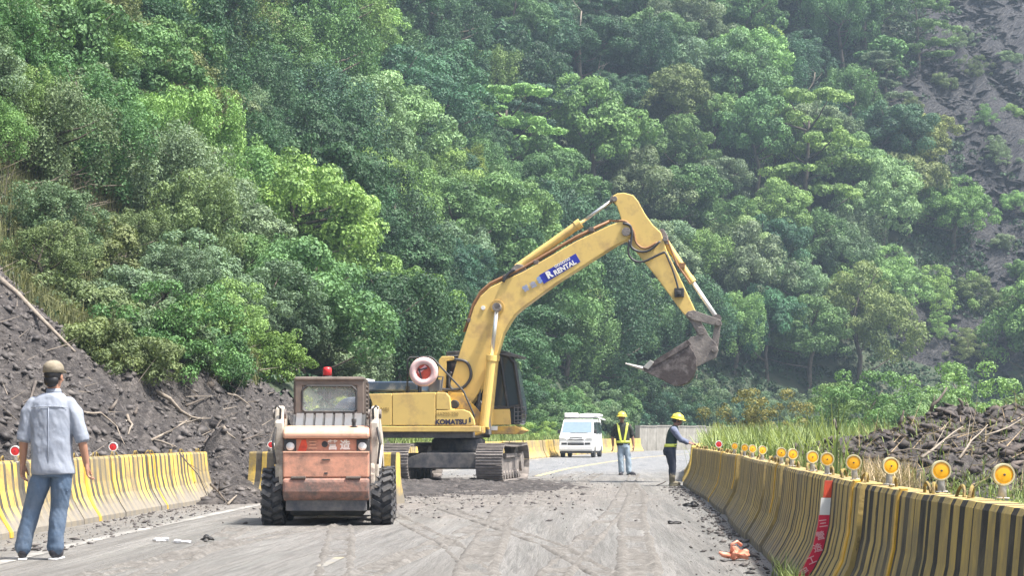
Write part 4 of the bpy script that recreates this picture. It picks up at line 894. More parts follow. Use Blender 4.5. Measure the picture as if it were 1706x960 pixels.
for sx in (-1.07, 1.07):
    for k in range(NS):
        s = k*PER/NS
        if s < HC: y, z, a = -HC/2+s, R_*2, 0
        elif s < HC+PI*R_: t = (s-HC)/R_; y, z, a = HC/2+R_*math.sin(t), R_+R_*math.cos(t), -t
        elif s < 2*HC+PI*R_: y, z, a = HC/2-(s-HC-PI*R_), 0, -PI
        else: t = (s-2*HC-PI*R_)/R_; y, z, a = -HC/2-R_*math.sin(t), R_-R_*math.cos(t), -PI-t
        o = link('track_shoe', SH, ex); sag = -.03*math.sin(PI*(s/HC)) if s < HC else 0
        o.matrix_local = Matrix.Rotation(TA, 4, 'Z') @ Matrix.Translation((sx, y, z+.045+sag)) @ Matrix.Rotation(a, 4, 'X')
    tp(MB().box(sx-.14, sx+.14, -1.55, 1.55, .2, .56).box(sx-.2, sx+.2, -.8, .8, .56, .66), 'track_frame', M['steel_mud'], .02)
    tp(MB().lathe([(0, -.12), (.3, -.12), (.3, -.05), (.37, -.05), (.37, .05), (.3, .05), (.3, .12), (0, .12)], (0, 0, 0), 'x', 22), 'idler_wheel', M['steel_mud'], 0).matrix_local = Matrix.Rotation(TA, 4, 'Z') @ Matrix.Translation((sx, -HC/2, R_+.045))
    tp(MB().lathe([(0, -.2), (.24, -.2), (.24, -.06), (.38, -.05), (.38, .05), (.24, .06), (.24, .2), (0, .2)], (0, 0, 0), 'x', 14), 'sprocket', M['steel_mud'], 0).matrix_local = Matrix.Rotation(TA, 4, 'Z') @ Matrix.Translation((sx, HC/2, R_+.045))
    RM = MB().lathe([(0, -.17), (.1, -.17), (.1, .17), (0, .17)], (0, 0, 0), 'x', 12).mesh('track_roller', M['steel_mud'])
    for k in range(7): o = link('track_roller', RM, ex); o.matrix_local = Matrix.Rotation(TA, 4, 'Z') @ Matrix.Translation((sx, -1.2+k*.4, .17))
# lifebuoy hung on the rail
L0 = Matrix.Rotation(UA, 4, 'Z') @ Vector((U(706, 620, -1.3)[0], -1.3, U(706, 620, -1.3)[1]))
lb = empty('lifebuoy', (OX+L0.x, OY+L0.y, L0.z), UA, 'pale pink life ring with orange red centre hung on the excavator rail', 'life ring')
ring = MB(); n1, n2 = 32, 12
vs = [((.25+.085*math.cos(v))*math.cos(u), .07*math.sin(v), (.25+.085*math.cos(v))*math.sin(u)) for u in [2*PI*i/n1 for i in range(n1)] for v in [2*PI*j/n2 for j in range(n2)]]
ring.add(vs, [(i*n2+j, ((i+1) % n1)*n2+j, ((i+1) % n1)*n2+(j+1) % n2, i*n2+(j+1) % n2) for i in range(n1) for j in range(n2)]); ring.build('ring', M['lifering'], lb, True)
MB().lathe([(0, .0), (.19, .0), (.2, .03), (.2, .06), (0, .06)], (0, 0, 0), 'y', 24).build('centre_cover', M['red_inner'], lb)
st = MB(); st.box(-.1, -.07, -.03, 0, -.19, .12); st.box(-.12, .1, -.03, 0, .05, .08); st.build('strap', M['hose'], lb).rotation_euler = (0, -.25, 0)
MB().box(-.11, .13, -.02, .0, .03, .1).build('rope_bundle', M['print_pink'], lb, False, .01).rotation_euler = (0, -.7, 0)

# ================================================================ SKID STEER
sk = empty('skid_steer_loader', (-2.25, 21.8, 0), math.radians(2.2), 'faded orange skid steer loader seen from behind with red beacon and rear lamps', 'loader')
S = 137.5
def sz(py): return CAM_H-(py-HY)/S
OR, OT, OL, CR = M['orange'], M['orange_lit_top'], M['orange_low'], M['cream']
def sp(mb, name, mat, bevel=.01, smooth=False, parent=sk, label=None):
    o = mb.build(name, mat, parent, smooth, bevel)
    if label: o['label'] = label
    return o
hw = .52
sp(MB().extrude([(.02, .18), (.02, .84), (.14, .98), (.14, 1.14), (2.2, 1.1), (2.3, .3), (2.2, .18)], -hw+.03, hw-.03, axis='x'), 'chassis', M['tank'])
sp(MB().extrude([(-.02, 1.06), (-.03, 1.12), (.03, 1.185), (.14, 1.205), (.5, 1.22), (.5, 1.06)], -hw, hw, axis='x'), 'hood', OT, .025)
sp(MB().box(-hw+.01, hw-.01, .06, .2, .9, 1.055), 'lamp_panel', OR, .008)
door = sp(MB().box(-hw, hw, -.035, .1, .585, .89), 'rear_door', OR, .02)
sp(MB().box(-hw, hw, -.045, .1, .885, .905), 'door_ledge', OT, .004)
sp(MB().extrude([(-.04, .58), (-.075, .56), (-.075, .42), (-.03, .33), (.05, .3), (.15, .3), (.15, .58)], -hw, hw, axis='x'), 'bumper', OL, .03, label='scraped and dirty lower bumper')
for s in (-1, 1): sp(MB().box(s*.33-.09, s*.33+.09, -.085, -.05, .575, .605), 'bumper_step', M['cab_brown'], .006)
sp(MB().box(-.02, .02, -.045, -.03, .63, .65), 'door_latch', BK, 0); sp(MB().box(-.05, .05, -.045, -.03, .8, .812), 'door_handle', BK, 0)
sp(MB().extrude([(.05, .3), (.2, .12), (2.1, .12), (2.2, .3)], -.44, .44, axis='x'), 'belly_pan', BK, .01)
for s in (-1, 1):
    b_ = sp(MB().box(s*.44-.075, s*.44+.075, .03, .08, .895, 1.05), 'lamp_box', BK, .006)
    MB().lathe([(0, 0), (.045, .002), (.052, .02), (.052, .04), (0, .04)], (s*.435, .005, .965), 'y', 20).build('rear_lamp', M['lamp_white'], b_, True)
sp(MB().lathe([(0, .045), (.038, .045), (.038, .07), (0, .07)], (-.02, 0, .99), 'y', 16), 'key_hole', BK, 0)
def skl(body, x, z, size, mat, bold=0): return lettering(body, size, mat, sk, Matrix.Translation((x, .054, z)) @ Matrix.Rotation(PI/2, 4, 'X'), bold)
skl('營', .075, .975, .125, M['print_white'], .004); skl('造', .225, .975, .125, M['print_white'], .004); skl('三', -.165, .975, .115, M['print_beige'], .002)
sp(MB().extrude([(-.35, .9), (-.3, 1.04), (-.25, 1.05), (-.23, .97), (-.25, .9)], .05, .062), 'logo_mark', M['red_inner'], 0, label='worn pinkish red emblem')
sp(MB().lathe([(0, 1.2), (.022, 1.2), (.022, 1.26), (.03, 1.26), (.03, 1.3), (0, 1.3)], (.33, .12, 0), 'z', 12), 'exhaust', BK, 0)
sp(MB().lathe([(.045, 1.196), (.045, 1.21), (0, 1.215)], (.33, .12, 0), 'z', 12), 'exhaust_flange', BK, 0)
# louvred sloping screen between hood and cab
sc = sp(MB().extrude([(.42, 1.2), (.62, 1.36), (.9, 1.36), (.9, 1.15), (.42, 1.15)], -.45, .45, axis='x'), 'engine_screen', BK)
SL = MB().extrude([(.405, 1.215), (.6, 1.375), (.615, 1.36), (.42, 1.2)], -.045, .045, axis='x').mesh('screen_slat', M['grey'])
for k in range(7): link('screen_slat', SL, sc, (-.36+k*.12, 0, 0))
# cab
cw = .43
cbm = MB()
fr_ = [(-cw, 1.36), (-cw, 1.74), (-cw+.05, 1.79), (cw-.05, 1.79), (cw, 1.74), (cw, 1.36)]
wi = [(-.335, 1.42), (-.335, 1.66), (-.28, 1.715), (.28, 1.715), (.335, 1.66), (.335, 1.42), (.3, 1.395), (-.3, 1.395)]
cbm.box(-cw, -.335, .62, .7, 1.3, 1.74).box(.335, cw, .62, .7, 1.3, 1.74).box(-cw, cw, .62, .7, 1.715, 1.79).box(-cw, cw, .62, .7, 1.3, 1.395)
cbm.extrude([(-.336, 1.64), (-.336, 1.716), (-.26, 1.716)], .622, .698).extrude([(.336, 1.64), (.336, 1.716), (.26, 1.716)], .622, .698)
sp(cbm, 'cab_frame', M['cab_brown'], .015)
sp(MB().box(-cw-.01, cw+.01, .6, 1.75, 1.775, 1.83), 'cab_roof', M['cab_brown'], .03)
side = MB()
for s in (-1, 1):
    side.box(s*cw-.02, s*cw+.02, .7, .8, 1.1, 1.78).box(s*cw-.02, s*cw+.02, 1.6, 1.7, .7, 1.78).box(s*cw-.02, s*cw+.02, .8, 1.6, 1.0, 1.3)
    for k in range(8): side.box(s*cw-.012, s*cw+.012, .8, 1.6, 1.33+k*.055, 1.35+k*.055)
sp(side, 'side_screen', M['cab_brown'], 0)
sp(MB().extrude(wi, .655, .665), 'rear_window', M['pale_glass'], 0)
gs = MB(); 
for i in range(len(wi)): a, b = wi[i], wi[(i+1) % len(wi)]; gs.tube([(a[0], .62, a[1]), (b[0], .62, b[1])], .013, 6)
sp(gs, 'window_seal', BK, 0)
sp(MB().box(-.24, .24, .9, 1.05, .8, 1.44), 'driver_seat', BK, .05); sp(MB().box(-.28, .28, 1.0, 1.5, .7, .85), 'seat_base', BK, .04)
bc = sp(MB().lathe([(.062, 1.83), (.062, 1.85), (0, 1.85)], (-.04, .85, 0), 'z', 16), 'beacon_base', BK, 0)
sp(MB().lathe([(.055, 1.85), (.055, 1.93), (.045, 1.955), (0, 1.96)], (-.04, .85, 0), 'z', 18), 'beacon', M['red'], 0, True)
# lift arms
for s in (-1, 1):
    x0, x1 = (s*.525, s*.63) if s > 0 else (s*.63, s*.525)
    sp(MB().extrude([(.18, .45), (.1, 1.25), (.16, 1.4), (.34, 1.42), (.42, 1.25), (.4, .45)], x0, x1, axis='x'), 'arm_tower', CR, .02)
    sp(MB().extrude([(.16, 1.44), (.12, 1.3), (.3, 1.18), (1.6, .95), (2.2, .45), (2.35, .5), (2.3, .62), (1.75, 1.12), (.5, 1.4), (.3, 1.46)], x0-(.0 if s < 0 else -.01), x1, axis='x'), 'lift_arm', CR, .02)
    sp(MB().tube([(s*.6, .3, .55), (s*.6, 1.5, .95)], .04, 12).tube([(s*.6, .3, .55), (s*.6, .1, .48)], .025, 8), 'lift_cylinder', M['cream'], 0)
    sp(MB().lathe([(0, -.08), (.06, -.08), (.06, .08), (0, .08)], (s*.58, .24, 1.36), 'x', 14), 'pivot_pin', SM, 0)
    sp(MB().tube([(s*.62, .1, 1.43), (s*.6, .05, 1.46), (s*.56, .1, 1.42), (s*.57, .15, 1.2)], .014, 6).tube([(s*.61, .12, 1.2), (s*.65, .06, 1.0), (s*.62, .1, .75)], .016, 6), 'hose', BK, 0)
sp(MB().extrude([(.12, .3), (.1, .62), (.2, .9), (.3, .9), (.3, .3)], .53, .58, axis='x'), 'side_fender', CR, .01); sp(MB().extrude([(.12, .5), (.1, .72), (.2, .9), (.3, .9), (.3, .5)], -.58, -.53, axis='x'), 'side_fender', CR, .01)
# front bucket
fb = MB(); pr = [(2.45, .1), (2.95, .06), (2.95, .09), (2.5, .14), (2.42, .3), (2.5, .55), (2.46, .57), (2.36, .32)]
fb.extrude(pr, -.78, .78, axis='x')
for s in (-.78, .75): fb.extrude([(2.45, .1), (2.95, .06), (2.5, .57), (2.36, .32)], s, s+.03, axis='x')
sp(fb, 'loader_bucket', M['bucket'], .006)
# wheels: tyre with lugs, rim
def wheel_mesh(r, w_):
    t = MB(); h = w_/2
    t.lathe([(r*.55, -h*.9), (r*.8, -h), (r*.93, -h*.95), (r*.95, -h*.6), (r*.95, h*.6), (r*.93, h*.95), (r*.8, h), (r*.55, h*.9)], (0, 0, 0), 'x', 30); t.f = [f for f in t.f if len(f) == 4]; t.m = [0]*len(t.f)
    for k in range(18):
        for s in (-1, 1):
            a = 2*PI*(k+(.5 if s > 0 else 0))/18; tf = Matrix.Rotation(a, 4, 'X') @ Matrix.Translation((s*h*.55, 0, r*.965)) @ Matrix.Rotation(s*.5, 4, 'Z')
            t.box(-h*.5, h*.5, -.026, .026, -.03, .035, 0, tf)
            tf = Matrix.Rotation(a, 4, 'X') @ Matrix.Translation((s*h*.98, -.0, r*.88)); t.box(-.012, .012, -.026, .026, -.07, .06, 0, tf)
    rm = MB().lathe([(0, -h*.3), (r*.3, -h*.35), (r*.5, -h*.8), (r*.56, -h*.9), (r*.56, h*.9), (r*.5, h*.8), (r*.3, h*.35), (0, h*.3)], (0, 0, 0), 'x', 24)
    return t.mesh('tyre', M['tyre']), rm.mesh('rim', M['cream'])
WT, WR = wheel_mesh(.34, .25)
for sx in (-.665, .665):
    for y in (.42, 1.5):
        e = empty('wheel', (sx, y, .335)); e.parent = sk; link('tyre', WT, e); link('rim', WR, e)

# ================================================================ VAN
vn = empty('parked_van', (2.98, 84.0, 0), math.radians(-10), 'white van with loaded roof rack facing the camera on the far road', 'van')
W_ = M['white']
def vp(mb, name, mat, bevel=.02, smooth=False, parent=vn): return mb.build(name, mat, parent, smooth, bevel)
v_side = [(0, .3), (-.02, .55), (.0, .82), (.08, 1.0), (.32, 1.12), (.78, 1.72), (.95, 1.8), (3.6, 1.8), (3.7, 1.6), (3.72, .4), (3.65, .28)]
body = MB(); n = len(v_side)
def vw(z): return .8 if z < 1.05 else .8-(z-1.05)*.13
vs = [(-vw(z), y, z) for y, z in v_side]+[(vw(z), y, z) for y, z in v_side]
body.add(vs, [tuple(range(n-1, -1, -1)), tuple(range(n, 2*n))]+[(i, (i+1) % n, n+(i+1) % n, n+i) for i in range(n)])
vp(body, 'body', W_, .04)
def ws(t): return (.32+(.78-.32)*t-.012, 1.12+(1.72-1.12)*t+.01)
y0, z0 = ws(.06); y1, z1 = ws(.93)
vp(MB().add([(-.71, y0, z0), (.71, y0, z0), (.66, y1, z1), (-.66, y1, z1)], [(0, 1, 2, 3)]).add([(-.71, y0+.03, z0-.01), (.71, y0+.03, z0-.01), (.66, y1+.03, z1-.01), (-.66, y1+.03, z1-.01)], [(3, 2, 1, 0)]), 'windscreen', paint('van_windscreen', (.2, .27, .33), .1), 0)
sg = M['glass']
for s in (-1, 1):
    for a, b, nm in ((.5, 1.3, 'front_window'), (1.42, 2.4, 'side_window'), (2.5, 3.5, 'side_window')):
        zt = 1.66; zb = 1.14; xo = lambda z: s*(vw(z)+.006); aa = a+(.32 if nm[0] == 'f' else 0)
        vp(MB().add([(xo(zb), a, zb), (xo(zb), b, zb), (xo(zt), b, zt), (xo(zt), aa, zt)], [(0, 1, 2, 3) if s > 0 else (3, 2, 1, 0)]), nm, sg, 0, parent=vn)
    for y in (.75, 3.05):
        e = empty('wheel', (s*.72, y, .29)); e.parent = vn
        MB().lathe([(.17, -.09), (.27, -.09), (.29, -.06), (.29, .06), (.27, .09), (.17, .09)], (0, 0, 0), 'x', 22).build('tyre', M['black'], e)
        MB().lathe([(0, -.07), (.17, -.085), (.17, .085), (0, .07)], (0, 0, 0), 'x', 18).build('rim', M['grey'], e)
    vp(MB().box(s*.55-.13, s*.55+.13, -.03, .1, .6, .7), 'fog_lamp_housing', BK, .01)
    vp(MB().extrude([(s*.42, .84), (s*.77, .82), (s*.77, .94), (s*.5, .92)], -.012, .2), 'headlight', M['lamp_white'], .01)
    vp(MB().box(s*.86-.07, s*.86+.07, .38, .46, 1.12, 1.3), 'mirror', BK, .02)
    vp(MB().box(s*.802-.005, s*.802+.005, 1.38, 1.4, .4, 1.7), 'door_seam', M['grey'], 0)
vp(MB().box(-.38, .38, -.035, .05, .58, .7), 'lower_grille', BK, .01); vp(MB().box(-.36, .36, -.04, .0, .625, .65), 'grille_bar', M['grey'], 0)
vp(MB().extrude([(-.4, .88), (-.3, .83), (0, .81), (.3, .83), (.4, .88), (.3, .87), (0, .85), (-.3, .87)], -.02, .1).box(-.3, .3, .02, .12, .93, .955), 'upper_grille', BK, 0)
vp(MB().box(-.2, .2, -.045, -.02, .42, .54), 'number_plate', M['lamp_white'], .005)
vp(MB().box(-.8, .8, -.05, .25, .36, .55), 'bumper', W_, .03)
vp(MB().box(-.76, .76, -.02, 3.6, .2, .3), 'underbody', BK, .02)
vp(MB().tube([(-.3, .3, 1.13), (.1, .31, 1.15)], .01, 5).tube([(.1, .3, 1.13), (.5, .31, 1.15)], .01, 5), 'wiper', BK, 0)
rk = vp(MB().tube([(-.7, 1.0, 1.88), (-.7, 3.4, 1.88)], .02, 6).tube([(.7, 1.0, 1.88), (.7, 3.4, 1.88)], .02, 6).tube([(-.7, 1.1, 1.88), (.7, 1.1, 1.88)], .02, 6).tube([(-.7, 2.2, 1.88), (.7, 2.2, 1.88)], .02, 6).tube([(-.7, 3.3, 1.88), (.7, 3.3, 1.88)], .02, 6)
   .tube([(-.7, 1.1, 1.78), (-.7, 1.1, 1.9)], .02, 6).tube([(.7, 1.1, 1.78), (.7, 1.1, 1.9)], .02, 6), 'roof_rack', M['grey'], 0)
vm = math.radians(-10)
def on_van(x, y, z): c, s = math.cos(vm), math.sin(vm); return (2.98+x*c-y*s, 84+x*s+y*c, z)
o = MB().box(-.3, .3, -.25, .35, 0, .2).build('roof_box', M['white'], None, False, .03); o.location = on_van(-.4, 1.3, 1.9); o.rotation_euler = (0, 0, vm); tag(o, 'white box tied at the front left of the van roof rack', 'box')
o = MB().tube([(0, 0, 0), (.45, .2, .01), (.9, .5, -.01), (1.05, .9, 0)], [.06, .1, .095, .06], 10).build('wrapped_bundle', M['white'], None, True); o.location = on_van(-.1, 1.25, 1.98); o.rotation_euler = (0, 0, vm); tag(o, 'long white wrapped bundle lying on the van roof rack', 'bundle')
o = MB().extrude([(0, .0), (.35, -.1), (.36, -.06), (.0, .06)], 0, .5).build('awning_board', M['white'], None, False, .01); o.location = on_van(.66, 2.6, 1.86); o.rotation_euler = (0, 0, vm); tag(o, 'white board overhanging the right side of the van roof', 'board')
# ================================================================ PEOPLE
def remesh(mb, name, mat, voxel, parent, smooth=6, folds=0, fscale=18, seed=0, fmask=None):
    me = mb.mesh('t', mat); bm = bmesh.new(); bm.from_mesh(me); bmesh.ops.recalc_face_normals(bm, faces=bm.faces); bm.to_mesh(me); bm.free()
    o = bpy.data.objects.new('t', me); COL.objects.link(o)
    r = o.modifiers.new('r', 'REMESH'); r.mode = 'VOXEL'; r.voxel_size = voxel; r.use_smooth_shade = True
    s = o.modifiers.new('s', 'SMOOTH'); s.iterations = smooth; s.factor = .5
    bpy.context.view_layer.update()
    m2 = bpy.data.meshes.new_from_object(o.evaluated_get(bpy.context.evaluated_depsgraph_get())); bpy.data.objects.remove(o); bpy.data.meshes.remove(me)
    m2.name = name; m2.materials.clear(); m2.materials.append(mat)
    if folds:
        n = len(m2.vertices); co = np.empty(n*3, np.float32); m2.vertices.foreach_get('co', co); co = co.reshape(-1, 3); nr = np.empty(n*3, np.float32); m2.vertices.foreach_get('normal', nr); nr = nr.reshape(-1, 3)
        a = fbm(co[:, 0]*1.6+co[:, 2]*.45+seed, co[:, 2]*.8+co[:, 1]*1.3+seed, fscale, 3); rdg = 1-np.abs(a)*2.2
        b = fbm(co[:, 0]+co[:, 1]*2+9, co[:, 2]*2.2, fscale*.6, 2)
        co += nr*(rdg*folds+b*folds*.8)[:, None]; m2.vertices.foreach_set('co', co.ravel())
    m2.polygons.foreach_set('use_smooth', [True]*len(m2.polygons)); m2.update()
    return link(name, m2, parent)
def limb(mb, pts, rs, seg=14):
    mb.tube(pts, rs, seg)
    for p, r in zip(pts, rs): mb.ell(p, (r, r, r), 14, 9)
    return mb
def loft(mb, rings, seg=28):
    """rings (z, cx, cy, rx, ry)"""
    vs = []; 
    for z, cx, cy, rx, ry in rings:
        for k in range(seg):
            a = 2*PI*k/seg; c, s = math.cos(a), math.sin(a); e = .85
            vs.append((cx+rx*math.copysign(abs(c)**e, c), cy+ry*math.copysign(abs(s)**e, s), z))
    n = len(rings); fs = [(i*seg+k, i*seg+(k+1) % seg, (i+1)*seg+(k+1) % seg, (i+1)*seg+k) for i in range(n-1) for k in range(seg)]
    fs += [tuple(range(seg-1, -1, -1)), tuple((n-1)*seg+k for k in range(seg))]; mb.add(vs, fs); return mb
def head(mb, c, yaw, tilt=0, s=1.):
    """head centred at c; local -y is the face; yaw turns it"""
    T = Matrix.Translation(c) @ Matrix.Rotation(yaw, 4, 'Z') @ Matrix.Rotation(tilt, 4, 'X') @ Matrix.Scale(s, 4)
    def e(p, r): mb.ell((0, 0, 0), r, 16, 10, 0, T @ Matrix.Translation(p))
    e((0, .012, .03), (.076, .095, .09)); e((0, -.02, -.035), (.058, .066, .075)); e((0, -.055, -.085), (.026, .022, .022))
    e((0, -.092, -.008), (.012, .02, .026)); e((0, -.1, -.022), (.017, .013, .012)); e((0, -.078, .028), (.05, .014, .012)); e((0, -.083, -.053), (.026, .012, .011))
    for q in (-1, 1): e((q*.078, .008, -.005), (.011, .02, .033)); e((q*.04, -.06, -.025), (.024, .022, .022))
    return T
def hand(mb, w_, d, side, sz=1., curl=.5, fr=.0088, back=(0, 0, 0)):
    """w_: wrist, d: pointing direction, side: thumb direction; curl bends the fingers towards cross(d,side)"""
    w_ = Vector(w_); d = Vector(d).normalized(); sd_ = Vector(side); sd_ = (sd_-d*sd_.dot(d)).normalized(); n = d.cross(sd_)
    def P(a, b, c): return w_+(d*a+sd_*b+n*c)*sz
    for k in range(4):
        b = (.5-k/3)*.062; limb(mb, [P(.0, b*.4, 0), P(.045, b*.8, 0), P(.085, b, .002)], [.019*sz, .017*sz, .0125*sz], 8)
    for k, L in enumerate((.072, .082, .076, .058)):
        b = (.5-k/3)*.066; c = curl*(1+.12*k)
        p0 = P(.085, b, 0); p1 = P(.085+L*.45*math.cos(c*.5), b*1.06, L*.45*math.sin(c*.5)); p2 = p1+(d*math.cos(c*1.3)+n*math.sin(c*1.3))*L*.33*sz; p3 = p2+(d*math.cos(c*2.1)+n*math.sin(c*2.1))*L*.25*sz
        limb(mb, [p0, p1, p2, p3], [fr*1.1, fr, fr*.93, fr*.82], 8)
    limb(mb, [P(.02, .022, .004), P(.05, .05, .012), P(.078, .062, .02), P(.098, .06, .03)], [.017*sz, fr*1.35, fr*1.15, fr*.95], 8)
def eyes(T, parent):
    m = MB()
    for q in (-1, 1): m.ell((0, 0, 0), (.011, .006, .007), 8, 6, 0, T @ Matrix.Translation((q*.031, -.083, .008)))
    m.build('eye', M['hair'], parent, True)

# ---- man in blue shirt, seen from behind (faces +Y, local x = picture right)
A = empty('person', (-4.075, 15.95, 0), 0, 'man seen from behind in pale blue shirt, jeans and khaki cap at far left', 'person')
b = MB()
hT = head(b, (.015, .02, 1.625), PI-.2, 0, 1.02)
limb(b, [(.01, .02, 1.46), (.013, .02, 1.57)], [.062, .056])
loft(b, [(.85, 0, 0, .14, .09), (1.1, 0, 0, .13, .085), (1.3, 0, 0, .13, .075), (1.4, 0, 0, .11, .06), (1.46, .0, .01, .06, .05)])
for s, el, wr in ((-1, (-.262, -.01, 1.08), (-.283, .03, .845)), (1, (.283, -.01, 1.07), (.318, .04, .84))):
    sh = (s*.165, 0, 1.36); limb(b, [sh, el, Vector(el).lerp(Vector(wr), .35), wr], [.042, .043, .041, .028])
    hand(b, Vector(wr)+Vector((0, 0, .01)), Vector((s*.06, .06, -1)), (-s*.15, 1, 0), 1.05, .5 if s < 0 else .7, .0095)
for hp, kn, an in (((-.09, 0, .86), (-.19, .02, .47), (-.28, -.02, .09)), ((.1, 0, .86), (.06, .02, .47), (.022, .0, .09))): limb(b, [hp, kn, an], [.07, .05, .04])
body = remesh(b, 'body', M['skin'], .0068, A, 3)
c = MB(); loft(c, [(.762, .015, 0, .2, .135), (.8, .012, 0, .2, .14), (.92, .0, 0, .19, .138), (1.08, 0, 0, .19, .13), (1.22, 0, 0, .2, .128), (1.33, 0, 0, .205, .12), (1.4, 0, 0, .19, .105), (1.445, 0, .0, .135, .09), (1.475, .01, .005, .08, .072)])
for s, el in ((-1, (-.258, -.005, 1.10)), (1, (.277, -.005, 1.09))):
    sh = (s*.165, 0, 1.375); limb(c, [sh, (s*.215, 0, 1.3), el], [.072, .075, .066])
    e_ = Vector(el); d_ = (e_-Vector((s*.215, 0, 1.3))).normalized(); c.tube([e_-d_*.015, e_+d_*.045], [.07, .064], 16)
shirt = remesh(c, 'shirt', M['shirt'], .009, A, 5, .006, 6.5, 3)
cl = MB(); cl.lathe([(.058, 1.475), (.074, 1.468), (.07, 1.505), (.06, 1.52), (.054, 1.515)], (.012, .018, 0), 'z', 24); cl.build('collar', M['shirt'], A, True)
sm_ = MB(); sm_.tube([(.0, -.137, .8), (.002, -.141, 1.0), (.0, -.133, 1.2), (0, -.126, 1.35)], .004, 5).tube([(-.17, -.095, 1.352), (-.08, -.122, 1.358), (0, -.125, 1.36), (.08, -.122, 1.358), (.17, -.095, 1.352)], .004, 5).build('seam', M['shirt'], A, True)
t = MB(); loft(t, [(.74, .01, 0, .165, .12), (.8, .01, 0, .178, .125), (.88, .01, 0, .17, .12), (.95, .01, 0, .16, .11)])
limb(t, [(-.075, 0, .8), (-.125, 0, .65), (-.19, .02, .46), (-.245, 0, .25), (-.272, -.005, .115)], [.098, .096, .079, .074, .076]); limb(t, [(.098, 0, .8), (.088, 0, .65), (.062, .02, .46), (.04, 0, .25), (.03, 0, .115)], [.098, .094, .078, .073, .074])
t2 = remesh(t, 'jeans', M['jeans'], .009, A, 4, .0065, 7, 8)
pk = MB(); pk.box(.165, .18, -.06, .06, .6, .74); pk.build('side_pocket', M['jeans'], A, False, .006).rotation_euler = (0, -.03, 0)
pb = MB(); 
for s in (-1, 1): pb.box(s*.085-.055, s*.085+.055, -.128, -.118, .70, .76)

for x, y, yaw in ((-.285, .03, .25), (.025, .04, -.1)):
    T = Matrix.Translation((x, y, 0)) @ Matrix.Rotation(yaw, 4, 'Z'); sh_ = MB(); so = MB()
    sh_.ell((0, 0, 0), (.047, .135, .05), 14, 8, 0, T @ Matrix.Translation((0, .03, .055))).ell((0, 0, 0), (.045, .06, .055), 14, 8, 0, T @ Matrix.Translation((0, -.05, .075)))
    so.box(-.042, .042, -.1, .145, 0, .018, 0, T)
    sh_.build('shoe', M['shoe'], A, True); so.build('shoe_sole', M['white'], A, False, .015)
hr = MB(); hr.ell((0, 0, 0), (.082, .1, .075), 18, 10, 0, hT @ Matrix.Translation((0, .018, .02))).ell((0, 0, 0), (.072, .05, .06), 14, 8, 0, hT @ Matrix.Translation((0, .06, -.035))); hr.build('hair', M['hair'], A, True)
cp = MB(); cp.ell((0, 0, 0), (.092, .108, .07), 20, 10, 0, hT @ Matrix.Translation((0, .014, .075))); cp.lathe([(.088, .035), (.094, .036), (.093, .08), (.08, .1)], (0, 0, 0), 'z', 24); 
cp.v[-96:] = [tuple(hT @ Vector((v[0], v[1]*1.13+.014, v[2]))) for v in cp.v[-96:]]
cp.add([hT @ Vector(p) for p in [(-.07, -.085, .05), (.07, -.085, .05), (.05, -.16, .035), (-.05, -.16, .035), (-.07, -.085, .058), (.07, -.085, .058), (.05, -.16, .043), (-.05, -.16, .043)]], [(0, 1, 2, 3), (4, 7, 6, 5), (0, 4, 5, 1), (2, 6, 7, 3), (1, 5, 6, 2), (0, 3, 7, 4)])
cp.build('cap', M['cap'], A, True); eyes(hT, A)

A.scale = (.94, .96, 1.0)
# ---- worker in black vest with yellow straps, facing the camera
Bp = empty('person', (2.98, 48.6, 0), 0, 'worker facing the camera in yellow helmet, black vest with yellow straps and light jeans', 'person')
b = MB(); hT = head(b, (-.015, -.01, 1.545), .1, 0, 1.0); limb(b, [(-.01, 0, 1.38), (-.013, 0, 1.48)], [.06, .055])
loft(b, [(.85, 0, 0, .14, .09), (1.1, 0, 0, .13, .085), (1.3, 0, 0, .13, .08), (1.36, 0, 0, .09, .06)])
for s, el, wr in ((-1, (-.265, .02, 1.04), (-.255, -.04, .79)), (1, (.275, .02, 1.04), (.3, -.04, .79))):
    limb(b, [(s*.19, 0, 1.33), el, wr], [.05, .043, .03]); hand(b, wr, Vector((s*.02, -.1, -1)), (-s*.2, -1, 0), 1.05, .5, .011)
for hp, kn, an in (((-.06, 0, .86), (-.05, -.01, .46), (-.035, 0, .09)), ((.12, 0, .86), (.16, -.01, .46), (.18, 0, .09))): limb(b, [hp, kn, an], [.07, .05, .04])
remesh(b, 'body', M['skin_dark'], .0095, Bp, 3)
c = MB(); loft(c, [(.8, .02, 0, .18, .125), (.95, .01, 0, .18, .125), (1.15, 0, 0, .19, .125), (1.3, 0, 0, .2, .115), (1.37, 0, 0, .17, .095), (1.41, 0, 0, .08, .07)])
for s in (-1, 1): limb(c, [(s*.17, 0, 1.31), (s*.225, .01, 1.2), (s*.255, .015, 1.09)], [.072, .07, .066])
remesh(c, 'black_shirt', M['vest_black'], .013, Bp, 4, .006, 6, 2)
t = MB(); loft(t, [(.74, .03, 0, .155, .12), (.84, .03, 0, .16, .12), (.9, .03, 0, .15, .11)]); limb(t, [(-.045, 0, .8), (-.05, 0, .6), (-.045, -.01, .42), (-.03, 0, .1)], [.092, .085, .075, .07]); limb(t, [(.105, 0, .8), (.13, 0, .6), (.16, -.01, .42), (.175, 0, .1)], [.092, .085, .075, .072])
remesh(t, 'jeans', M['jeans_lt'], .013, Bp, 3, .009, 7, 5)
v = MB()
